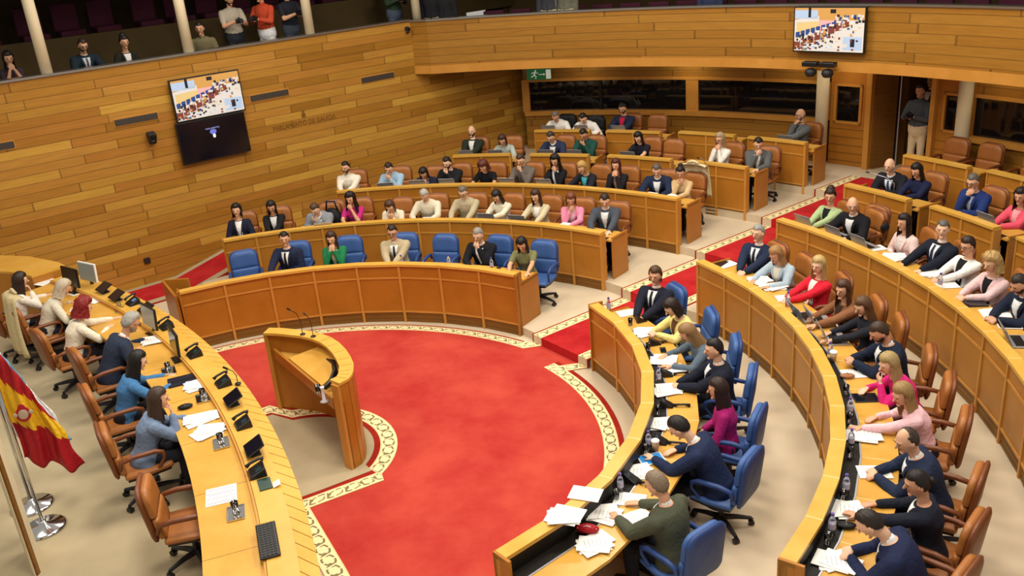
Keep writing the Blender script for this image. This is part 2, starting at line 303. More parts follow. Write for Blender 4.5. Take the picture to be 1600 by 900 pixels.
PEOPLE = [
 (-1.19, 5.24, 0.137, -171.9, 0.12, 0.38, -18.0, 2.0, 20.0, 'cross', 'm', 'short', '#1d1712', 'suit', '#1c2440', '#f0f0ee', '#15151c', '#d9a483', 's', '', 'man in navy suit and dark tie turned sideways between two blue chairs', 'L1'),
 (-0.39, 5.3, 0.137, -179.8, 0.17, 0.38, 0.0, 14.0, -6.0, 'chin2', 'f', 'long', '#3a2418', 'blazer', '#1f7a4c', '#d8c8a8', '', '#e0b090', '', '', 'woman in green jacket with hands clasped under her chin', 'L1'),
 (0.71, 5.2, 0.137, -190.6, 0.23, 0.38, 5.0, 6.0, 0.0, 'clasp', 'm', 'short', '#241a12', 'suit', '#b8a888', '#f2f2f0', '#1c2238', '#cf9a7a', '', 'g', 'man in light beige suit, dark tie and glasses on the front left bench', 'L1'),
 (2.26, 4.68, 0.137, -206.6, 0.26, 0.38, 5.0, 14.0, 0.0, 'chinL', 'm', 'short', '#8a867e', 'suit', '#15161c', '#e8e8ea', '', '#e4b79a', '', '', 'grey-haired man in black suit with a hand at his chin', 'L1'),
 (2.95, 4.27, 0.137, -214.5, 0.25, 0.38, 20.0, 32.0, 0.0, 'wide', 'f', 'long', '#14100e', 'tee', '#7a7a52', '', '', '#d9a483', '', '', 'woman in olive top with long black hair reading at the bench end', 'L1'),
 (-2.46, 6.92, 0.3, -164.3, 0.05, 0.38, -12.0, 0.0, 0.0, 'lap', 'f', 'bob', '#17120f', 'blazer', '#1e2236', '#efefef', '', '#e0b090', '', '', 'woman in dark blazer with short hair, leftmost of the second left row', 'L2'),
 (-1.82, 7.07, 0.3, -169.2, 0.11, 0.38, -5.0, 22.0, 0.0, 'clasp', 'f', 'long', '#1c1512', 'blazer', '#19181c', '#efefef', '', '#cf9a7a', '', '', 'woman in black jacket and white top with long hair looking down', 'L2'),
 (-0.87, 7.04, 0.3, -176.2, 0.55, 0.23, -10.0, 24.0, -5.0, 'chinL', 'm', 'short', '#4a3426', 'suit', '#858b93', '#e4e4e4', '', '#e4b79a', '', '', 'man in light grey jacket resting his chin on a hand behind a laptop', 'L2'),
 (-0.27, 7.21, 0.3, -180.7, 0.23, 0.38, -5.0, 8.0, -8.0, 'chinL', 'f', 'curlylong', '#1e1210', 'tee', '#c02a7c', '', '', '#d9a483', '', '', 'woman in magenta top with long curly hair', 'L2'),
 (0.55, 6.97, 0.3, -186.9, 0.55, 0.19, 0.0, 26.0, 0.0, 'chin2', 'f', 'bob', '#4a2c1e', 'blouse', '#e6dcc4', '', '', '#e0b090', '', '', 'person in cream jacket with both hands at the face', 'L2'),
 (1.22, 7.05, 0.3, -191.8, 0.34, 0.38, 0.0, 30.0, 0.0, 'wide', 'm', 'short', '#a8a49c', 'shirt', '#ddd3bc', '', '', '#cf9a7a', '', '', 'grey-haired man in cream shirt reading, second left row', 'L2'),
 (1.97, 6.85, 0.3, -197.5, 0.22, 0.38, 0.0, 26.0, 0.0, 'wide', 'm', 'short', '#6a6056', 'shirt', '#b8ab8c', '', '', '#e4b79a', '', 'g', 'man in beige shirt and glasses looking down at the bench', 'L2'),
 (2.64, 6.61, 0.3, -202.7, 0.22, 0.38, -5.0, 36.0, 0.0, 'phone', 'f', 'long', '#1d1614', 'blouse', '#e4dcc4', '', '', '#d9a483', '', '', 'woman in ivory blouse with dark hair looking at her phone', 'L2'),
 (3.34, 6.27, 0.3, -208.4, 0.21, 0.38, 0.0, 16.0, 0.0, 'wide', 'f', 'long', '#3a2318', 'blazer', '#cbbf9e', '#f2f0ec', '', '#e0b090', '', '', 'woman in beige trench jacket with long brown hair', 'L2'),
 (3.92, 5.93, 0.3, -213.4, 0.25, 0.38, 15.0, 20.0, 12.0, 'chinR', 'f', 'bob', '#6e3c24', 'blazer', '#e58cab', '#f2d8dc', '', '#cf9a7a', '', '', 'woman in light pink jacket with auburn hair and hand on her cheek', 'L2'),
 (4.48, 5.51, 0.3, -218.6, 0.23, 0.38, 20.0, 24.0, 10.0, 'wide', 'm', 'short', '#2c2018', 'suit', '#474d58', '#eeeeee', '', '#e4b79a', '', '', 'dark-haired man in grey suit at the aisle end of the second left row', 'L2'),
 (-0.57, 8.98, 0.45, -178.7, 0.26, 0.38, -8.0, 2.0, -14.0, 'clasp', 'm', 'short', '#1d1511', 'shirt', '#e8e2d2', '', '', '#d9a483', 'b', '', 'bearded man in white shirt, leftmost of the third left row', 'L3'),
 (0.38, 8.95, 0.45, -184.5, 0.46, 0.38, -5.0, 18.0, 0.0, 'chinL', 'm', 'short', '#2a1f18', 'shirt', '#9cbdd6', '', '', '#e0b090', 's', '', 'man in light blue shirt leaning on his hand', 'L3'),
 (1.12, 8.69, 0.45, -189.1, 0.55, 0.21, 0.0, 28.0, 0.0, 'chin2', 'f', 'bob', '#1c1210', 'blazer', '#1f2438', '#8fa0b8', '', '#cf9a7a', '', '', 'woman in dark blue with face resting on her hands', 'L3'),
 (1.65, 8.77, 0.45, -192.2, 0.36, 0.38, -8.0, 12.0, -5.0, 'chinL', 'm', 'short', '#17110e', 'suit', '#1a1a1f', '#1f1f24', '', '#e4b79a', 'b', '', 'bearded man in black jacket with fist at his mouth', 'L3'),
 (2.39, 8.57, 0.45, -196.8, 0.4, 0.38, 0.0, 30.0, 0.0, 'wide', 'f', 'curly', '#5a2c1e', 'tee', '#17181c', '', '', '#d9a483', '', '', 'woman in black with curly auburn hair looking down', 'L3'),
 (3.16, 8.31, 0.45, -201.7, 0.19, 0.38, -5.0, 24.0, 0.0, 'chinL', 'm', 'short', '#3a2c22', 'shirt', '#6c625c', '', '', '#e0b090', '', '', 'man in grey-brown polo shirt holding his chin', 'L3'),
 (3.8, 8.03, 0.45, -205.9, 0.05, 0.38, 0.0, 16.0, 0.0, 'chinL', 'f', 'curlylong', '#120d0c', 'blazer', '#15151b', '#ececec', '', '#cf9a7a', '', '', 'woman with very long dark hair and hand at her mouth, black jacket', 'L3'),
 (4.45, 7.68, 0.45, -210.3, 0.39, 0.38, -10.0, 24.0, 0.0, 'wide', 'f', 'bob', '#b08c50', 'blazer', '#20212c', '#4cc0d0', '', '#e4b79a', '', '', 'blonde woman in black jacket over a turquoise top', 'L3'),
 (4.97, 7.35, 0.45, -214.0, 0.2, 0.38, 5.0, 4.0, 0.0, 'chin2', 'f', 'long', '#4a1f18', 'blazer', '#1b1a1e', '#c8a090', '', '#d9a483', '', '', 'woman with reddish long hair, hands clasped before her chin, black jacket', 'L3'),
 (5.67, 6.83, 0.45, -219.3, 0.38, 0.38, 18.0, 22.0, 6.0, 'wide', 'm', 'short', '#5a5048', 'suit', '#1f2944', '#eef0f4', '', '#e0b090', '', '', 'man in navy suit reading papers, third left row', 'L3'),
 (6.06, 6.49, 0.45, -222.3, 0.22, 0.38, 10.0, 18.0, 14.0, 'chinR', 'f', 'bun', '#1d1412', 'blouse', '#d0b284', '', '', '#cf9a7a', '', '', 'woman in beige blouse with dark bun leaning on her fist at the aisle', 'L3'),
 (2.07, 10.52, 0.6, -191.1, -0.05, 0.38, -5.0, 4.0, 0.0, 'clasp', 'm', 'bald', '#7a6a5c', 'suit', '#283028', '#e4e4e0', '', '#e4b79a', 'b', '', 'bald man in dark green jacket, leftmost of the fourth left tier', 'L4'),
 (2.84, 10.34, 0.6, -195.4, 0.52, 0.38, 0.0, 20.0, 0.0, 'wide', 'f', 'bob', '#3e261c', 'blouse', '#b4c2bc', '', '', '#d9a483', '', '', 'woman in pale grey-green top with brown hair behind a laptop', 'L4'),
 (3.97, 9.96, 0.6, -201.7, 0.49, 0.38, -5.0, 24.0, 0.0, 'wide', 'm', 'short', '#3a302a', 'suit', '#2a3450', '#f0f0f0', '', '#e0b090', '', '', 'man in dark blue suit and white shirt reading a laptop on the fourth left tier', 'L4'),
 (4.62, 9.67, 0.6, -205.5, 0.3, 0.38, 0.0, 30.0, 0.0, 'chinL', 'm', 'short', '#1a1411', 'shirt', '#1f4c44', '', '', '#cf9a7a', '', '', 'man in dark green shirt with a hand at his mouth', 'L4'),
 (5.73, 9.06, 0.6, -212.3, 0.27, 0.38, 0.0, 26.0, 0.0, 'wide', 'f', 'long', '#181010', 'tee', '#1d1d2a', '', '', '#e4b79a', '', '', 'woman in black with long dark hair beside an empty tan chair, fourth left tier', 'L4'),
 (7.16, 7.97, 0.6, -221.9, 0.07, 0.38, -5.0, 6.0, 0.0, 'chin2', 'f', 'bob', '#a08c70', 'blouse', '#e8e6e0', '', '', '#d9a483', '', 'g', 'woman in white top with light hair and glasses at papers', 'L4'),
 (7.75, 7.4, 0.6, -226.3, 0.25, 0.38, 20.0, 24.0, 14.0, 'chinR', 'm', 'short', '#221812', 'suit', '#5c5f60', '#e8e8e8', '', '#e0b090', '', '', 'man in grey suit at the aisle end of the fourth left tier', 'L4'),
 (4.17, 11.53, 0.75, -199.9, 0.55, 0.29, 0.0, 24.0, 0.0, 'wide', 'm', 'short', '#6c645c', 'shirt', '#ecebe8', '', '', '#cf9a7a', '', '', 'grey-haired man in white shirt on a black chair, top left tier', 'L5'),
 (4.8, 11.09, 0.75, -203.4, 0.55, 0.12, 0.0, 28.0, 0.0, 'wide', 'm', 'short', '#16120f', 'shirt', '#eeedea', '', '', '#e4b79a', '', '', 'dark-haired man in white shirt on a black chair, top left tier', 'L5'),
 (5.63, 10.99, 0.75, -207.1, 0.03, 0.38, -5.0, 22.0, 0.0, 'wide', 'm', 'short', '#1c1612', 'suit', '#232c48', '#c42046', '', '#d9a483', 'b', '', 'man in navy jacket over a red shirt on the top left tier', 'L5'),
 (8.92, 8.54, 0.75, -226.2, -0.07, 0.38, -20.0, 4.0, -6.0, 'chinR', 'm', 'bald', '#7c7068', 'suit', '#64696c', '#26262c', '', '#e0b090', 'b', 'g', 'bald bearded man in grey suit alone on the top left tier at the aisle', 'L5'),
 (4.69, 1.9, 0.137, -248.0, -0.06, 0.3, 30.0, 6.0, 10.0, 'clasp', 'm', 'medium', '#4a3420', 'suit', '#191c2c', '#eef0f0', '#15161c', '#cf9a7a', 's', '', 'man with longish brown hair in dark suit and tie, first on the front right bench', 'R1'),
 (4.95, 1.04, 0.137, -258.1, 0.22, 0.3, 8.0, 34.0, 0.0, 'phone', 'f', 'bob', '#241812', 'blazer', '#e6d688', '#6a4830', '', '#e4b79a', '', '', 'woman in pale yellow jacket with dark bob looking at her phone', 'R1'),
 (5.05, 0.23, 0.137, -267.3, 0.3, 0.3, 5.0, 34.0, 0.0, 'wide', 'f', 'long', '#8a6a44', 'blouse', '#5c6c7c', '', '', '#d9a483', '', '', 'woman in grey-blue blouse with long fair hair writing', 'R1'),
 (5.03, -0.53, 0.137, 84.0, 0.09, 0.3, 0.0, 4.0, 14.0, 'clasp', 'm', 'short', '#15110f', 'suit', '#171c2c', '#e6e8ec', '', '#e0b090', '', '', 'man in dark suit with black hair and clasped hands, front right bench', 'R1'),
 (4.87, -1.39, 0.137, 74.1, 0.1, 0.3, 0.0, 6.0, 4.0, 'lap', 'f', 'long', '#2a1812', 'blouse', '#a01a68', '', '', '#cf9a7a', '', '', 'woman in magenta blouse with long dark brown hair, seen from the side', 'R1'),
 (4.58, -2.15, 0.137, 64.8, 0.48, 0.3, 0.0, 38.0, 0.0, 'reach', 'm', 'short', '#1a1512', 'suit', '#1c2848', '#eceef2', '', '#e4b79a', '', '', 'man in navy suit leaning over a tablet and papers', 'R1'),
 (3.94, -3.17, 0.137, 51.2, 0.18, 0.3, -6.0, 18.0, 12.0, 'wide', 'm', 'short', '#7a6a58', 'suit', '#4c5040', '#e0e0dc', '', '#d9a483', '', '', 'grey-brown haired man in olive jacket seen from behind, last on the front right bench', 'R1'),
 (6.43, 2.84, 0.3, -246.2, -0.0, 0.3, 22.0, 0.0, -6.0, 'clasp', 'm', 'short', '#8a8a86', 'suit', '#1e2a44', '#eef0f2', '#1a1c24', '#e0b090', '', '', 'grey-haired man in navy suit and tie, first of the second right row', 'R2'),
 (6.66, 2.26, 0.3, -251.2, 0.26, 0.3, 14.0, 26.0, 0.0, 'wide', 'f', 'long', '#9a7448', 'blazer', '#a9bccb', '#e6e0d0', '', '#cf9a7a', '', '', 'woman with pale blue coat over a cream top, looking down', 'R2'),
 (6.87, 1.49, 0.3, -257.8, 0.0, 0.3, 5.0, 2.0, 22.0, 'clasp', 'f', 'longbob', '#b49a64', 'blazer', '#d81f34', '#f4e8e4', '', '#e4b79a', '', '', 'blonde woman in red blazer looking to the left', 'R2'),
 (7.0, 0.67, 0.3, -264.6, 0.19, 0.3, 6.0, 4.0, 24.0, 'reach', 'f', 'long', '#4a3020', 'blazer', '#8a5c3c', '#3a2a24', '', '#d9a483', '', '', 'woman in brown leather jacket reaching along the bench', 'R2'),
 (7.03, 0.1, 0.3, -269.1, 0.1, 0.3, 0.0, 24.0, 16.0, 'reach', 'f', 'long', '#5a3e28', 'blouse', '#22242e', '', '', '#e0b090', '', '', 'woman in dark floral blouse with long brown hair at a laptop', 'R2'),
 (6.99, -0.74, 0.3, 84.0, 0.23, 0.3, -4.0, 30.0, 16.0, 'phone', 'm', 'short', '#3a2a1e', 'suit', '#172238', '#eceef0', '', '#cf9a7a', 'b', '', 'bearded brown-haired man in navy suit holding a phone', 'R2'),
 (6.89, -1.38, 0.3, 78.7, 0.42, 0.3, 0.0, 8.0, 24.0, 'chinL', 'f', 'longbob', '#a08a5c', 'blouse', '#d8287c', '', '', '#e4b79a', '', '', 'woman in hot pink blouse with highlighted hair, hand at her chin', 'R2'),
 (6.72, -2.05, 0.3, 73.1, 0.35, 0.3, 2.0, 14.0, 28.0, 'reach', 'f', 'long', '#96784c', 'blouse', '#ecc0c8', '', '', '#d9a483', '', '', 'woman in pale pink blouse with long fair hair, hand on papers', 'R2'),
 (6.37, -2.98, 0.3, 64.9, 0.36, 0.3, 4.0, 14.0, 30.0, 'clasp', 'm', 'balding', '#3a302a', 'suit', '#1f2a44', '#e8ecf2', '', '#e0b090', '', '', 'balding man in navy suit with clasped hands over a paper', 'R2'),
 (6.05, -3.58, 0.3, 59.4, 0.16, 0.3, 0.0, 10.0, 26.0, 'reach', 'f', 'tied', '#1a1412', 'blazer', '#1b1f2e', '#f0f0f0', '', '#cf9a7a', '', '', 'woman in dark suit with tied-back black hair in the second right row', 'R2'),
 (5.69, -4.12, 0.3, 54.1, 0.45, 0.3, 6.0, 44.0, 6.0, 'clasp', 'm', 'thin', '#241c18', 'suit', '#1c2546', '#eceef2', '', '#e4b79a', '', '', 'man with thinning hair in navy suit bent over papers, nearest the bottom', 'R2'),
 (7.95, 4.06, 0.45, -242.9, -0.0, 0.3, 6.0, 8.0, 26.0, 'clasp', 'f', 'updo', '#2c1e18', 'blazer', '#a9bf8c', '#15161a', '', '#d9a483', '', '', 'woman in light green jacket with dark upswept curls', 'R3'),
 (8.2, 3.54, 0.45, -246.6, 0.28, 0.3, 12.0, 10.0, 34.0, 'wide', 'm', 'bald', '#4a3c34', 'suit', '#15161c', '#e8e8ea', '', '#e0b090', '', '', 'bald man in black suit turned towards the woman in green', 'R3'),
 (8.56, 2.53, 0.45, -253.5, 0.15, 0.3, 0.0, 2.0, 6.0, 'lap', 'f', 'long', '#1a1110', 'blazer', '#ecd0cc', '#d8cfd0', '', '#cf9a7a', '', '', 'young woman in pale pink jacket with long dark hair', 'R3'),
 (8.72, 1.9, 0.45, -257.7, -0.03, 0.3, 8.0, 0.0, 36.0, 'wide', 'm', 'short', '#5c5850', 'suit', '#161b2a', '#e6eaf0', '#1f2a4c', '#e4b79a', '', '', 'man in dark suit and blue tie with head turned left, third right row', 'R3'),
 (8.82, 1.37, 0.45, -261.2, -0.05, 0.3, 8.0, 12.0, 10.0, 'clasp', 'f', 'pixie', '#2a1c18', 'blazer', '#ecebe8', '#1a1a1e', '', '#d9a483', '', 'g', 'woman in white blazer with short dark hair and glasses', 'R3'),
 (8.9, 0.74, 0.45, -265.3, 0.14, 0.3, 10.0, 12.0, 8.0, 'clasp', 'f', 'curly', '#b0905c', 'blazer', '#e0c0c2', '#16161a', '', '#e0b090', '', '', 'woman in dusty pink blazer with curly blonde hair', 'R3'),
 (8.93, -0.03, 0.45, 89.8, 0.26, 0.3, 8.0, 26.0, 8.0, 'clasp', 'm', 'short', '#2a2420', 'suit', '#1a2236', '#e6eaee', '', '#cf9a7a', 'b', '', 'bearded man in navy suit at the right edge, third right row', 'R3'),
 (9.48, 5.13, 0.6, -241.6, 0.41, 0.3, 12.0, 4.0, 0.0, 'clasp', 'm', 'bald', '#5a4a40', 'suit', '#1b1d26', '#e8ecf0', '#24428a', '#e4b79a', 's', '', 'bald man in dark suit and blue tie, first on the fourth right tier', 'R4'),
 (9.71, 4.68, 0.6, -244.3, 0.15, 0.3, 5.0, 22.0, 0.0, 'clasp', 'f', 'long', '#17110f', 'blouse', '#1c2244', '', '', '#d9a483', '', '', 'woman in dark blue blouse with long black hair on the fourth right tier', 'R4'),
 (10.15, 3.64, 0.6, -250.3, 0.23, 0.3, 4.0, 14.0, 12.0, 'chinR', 'm', 'short', '#5c5852', 'suit', '#1f3470', '#a8b4d0', '', '#e0b090', '', 'g', 'grey-haired man in bright navy suit and glasses holding his chin', 'R4'),
 (10.4, 2.83, 0.6, -254.8, 0.13, 0.3, 4.0, 8.0, 20.0, 'clasp', 'f', 'long', '#221614', 'blazer', '#e0546c', '#e8a0a8', '', '#cf9a7a', '', '', 'woman in coral pink jacket at the right edge', 'R4'),
 (-4.79, 2.84, 0.6, -40.7, 0.21, 0.34, 0.0, 10.0, -10.0, 'chinR', 'f', 'long', '#2c1c14', 'blouse', '#ece6da', '', '', '#e4b79a', '', '', 'woman in white blouse with dark brown hair at the far end of the presidency desk', 'PR'),
 (-4.25, 2.5, 0.6, -43.2, 0.55, 0.22, -12.0, 20.0, -10.0, 'wide', 'f', 'bob', '#b8aa94', 'blouse', '#d4cdb8', '', '', '#d9a483', '', '', 'woman with silver blonde bob and white patterned blouse at the presidency desk', 'PR'),
 (-3.43, 1.51, 0.6, -48.2, 0.43, 0.34, 0.0, 10.0, -8.0, 'reach', 'f', 'curly', '#7c1a18', 'blouse', '#e6dcc6', '', '', '#e0b090', '', '', 'woman with bright red curly hair and cream top at the presidency desk', 'PR'),
 (-2.61, 0.74, 0.6, -52.5, 0.55, 0.2, 0.0, 22.0, -10.0, 'reach', 'm', 'curlyshort', '#9a9790', 'suit', '#2a3348', '#e6ecf0', '', '#cf9a7a', 'gb', 'g', 'grey-haired bearded man in navy suit at the presidency desk', 'PR'),
 (-2.01, -0.38, 0.6, -57.5, 0.39, 0.34, 0.0, 12.0, -12.0, 'wide', 'f', 'long', '#120e0e', 'blouse', '#4478ac', '', '', '#e4b79a', '', '', 'woman in blue blouse with long black hair at the presidency desk', 'PR'),
 (-1.43, -1.38, 0.6, -62.0, 0.42, 0.34, 0.0, 0.0, -12.0, 'chinR', 'f', 'long', '#3c2c22', 'blazer', '#7286a4', '#3a4660', '', '#d9a483', '', '', 'woman in grey-blue blazer resting her chin on her hand at the presidency desk', 'PR'),
 (-6.13, 7.19, 3.45, -142.4, 0.2, 0.35, 0, 10, 0, 'chin2', 'f', 'long', '#1c1614', 'tee', '#3a2c34', '', '', '#c99878', '', '', 'woman in dark top seated at the far left of the gallery', 'G#22242c'),
 (-5.1, 7.98, 3.45, -142.4, 0.22, 0.35, 0, 20, 0, 'wide', 'm', 'short', '#2a1a14', 'suit', '#172530', '#b8c4cc', '#5a4048', '#c99878', 'b', 'g', 'bearded man in dark suit and tie seated in the left gallery', 'G#22242c'),
 (-4.49, 8.45, 3.45, -142.4, 0.2, 0.35, 0, 6, 0, 'lap', 'f', 'updo', '#1c1412', 'blazer', '#1e1f18', '#d8d8d8', '', '#c99878', '', '', 'woman in dark coat with pinned-up hair seated in the left gallery', 'G#22242c'),
 (-3.21, 9.43, 3.45, -142.4, 0.2, 0.35, -30, 6, 0, 'lap', 'm', 'short', '#1c1612', 'shirt', '#6c6448', '', '', '#c99878', '', '', 'seated person in khaki top beside the standing photographer', 'G#22242c'),
 (-2.66, 9.82, 3.45, -142.4, 0.0, 0.35, 0, 16, 0, 'camera', 'm', 'short', '#2a201a', 'tee', '#a8a090', '', '', '#c99878', 'b', '', 'standing photographer in pale t-shirt with straps and a camera', 'G#22242c'),
 (-2.06, 10.15, 3.45, -142.4, 0.0, 0.35, -60, 14, 0, 'camera', 'm', 'short', '#4a3a30', 'shirt', '#b44428', '', '', '#c99878', '', '', 'standing man in orange-red shirt and white trousers in the gallery', 'G#d8d8dc'),
 (-1.6, 10.5, 3.45, -142.4, 0.0, 0.35, 10, 10, 0, 'camera', 'm', 'short', '#1a1614', 'tee', '#22242e', '', '', '#c99878', '', '', 'standing photographer in black beside the middle gallery column', 'G#3a4250'),
 (0.48, 12.29, 3.45, -142.4, 0.0, 0.35, 0, 10, 0, 'camera', 'm', 'short', '#2a201a', 'shirt', '#2c3c2c', '', '', '#c99878', '', '', 'standing person in dark green near the balcony corner', 'G#4a5468'),
 (1.38, 11.89, 3.24, -188.7, 0, 0.3, 0, 8, 0, 'stand', 'm', 'short', '#2a201a', 'shirt', '#1c1c22', '', '', '#c99878', '', '', 'person in dark top and pale trousers just right of the corner column', 'G#b09c80'),
 (1.7, 11.84, 3.24, -190.1, 0, 0.3, 0, 8, 0, 'stand', 'm', 'short', '#2a201a', 'shirt', '#202024', '', '', '#c99878', '', '', 'person in black shirt second right of the corner column', 'G#2c2c34'),
 (4.05, 11.2, 3.24, -200.2, 0, 0.3, 0, 8, 0, 'stand', 'm', 'short', '#2a201a', 'shirt', '#3c3c44', '', '', '#c99878', '', '', 'person in pale trousers standing behind the balcony', 'G#c8b890'),
 (4.42, 11.06, 3.24, -201.9, 0, 0.3, 0, 8, 0, 'stand', 'm', 'short', '#2a201a', 'shirt', '#6a6a5c', '', '', '#c99878', '', '', 'second person in light trousers standing behind the balcony', 'G#c0b088'),
 (7.28, 9.5, 3.24, -215.5, 0, 0.3, 0, 8, 0, 'stand', 'm', 'short', '#2a201a', 'shirt', '#2c3450', '', '', '#c99878', '', '', 'person in dark blue standing behind the balcony, left of its screen', 'G#2c3450'),
 (10.97, 7.61, 0.75, 124.8, 0, 0.3, 0, 6, 0, 'camera', 'm', 'short', '#241c18', 'shirt', '#4c545c', '', '', '#c99878', '', '', 'photographer in grey shirt and beige trousers in the corridor opening', 'G#d2bf9c'),
 (11.61, 8.52, 0.75, 126.3, 0, 0.3, 0, 6, 0, 'stand', 'm', 'short', '#241c18', 'suit', '#17171d', '#e0e0e0', '', '#c99878', '', '', 'man in black suit standing back in the corridor opening', 'G#17171d'),
]
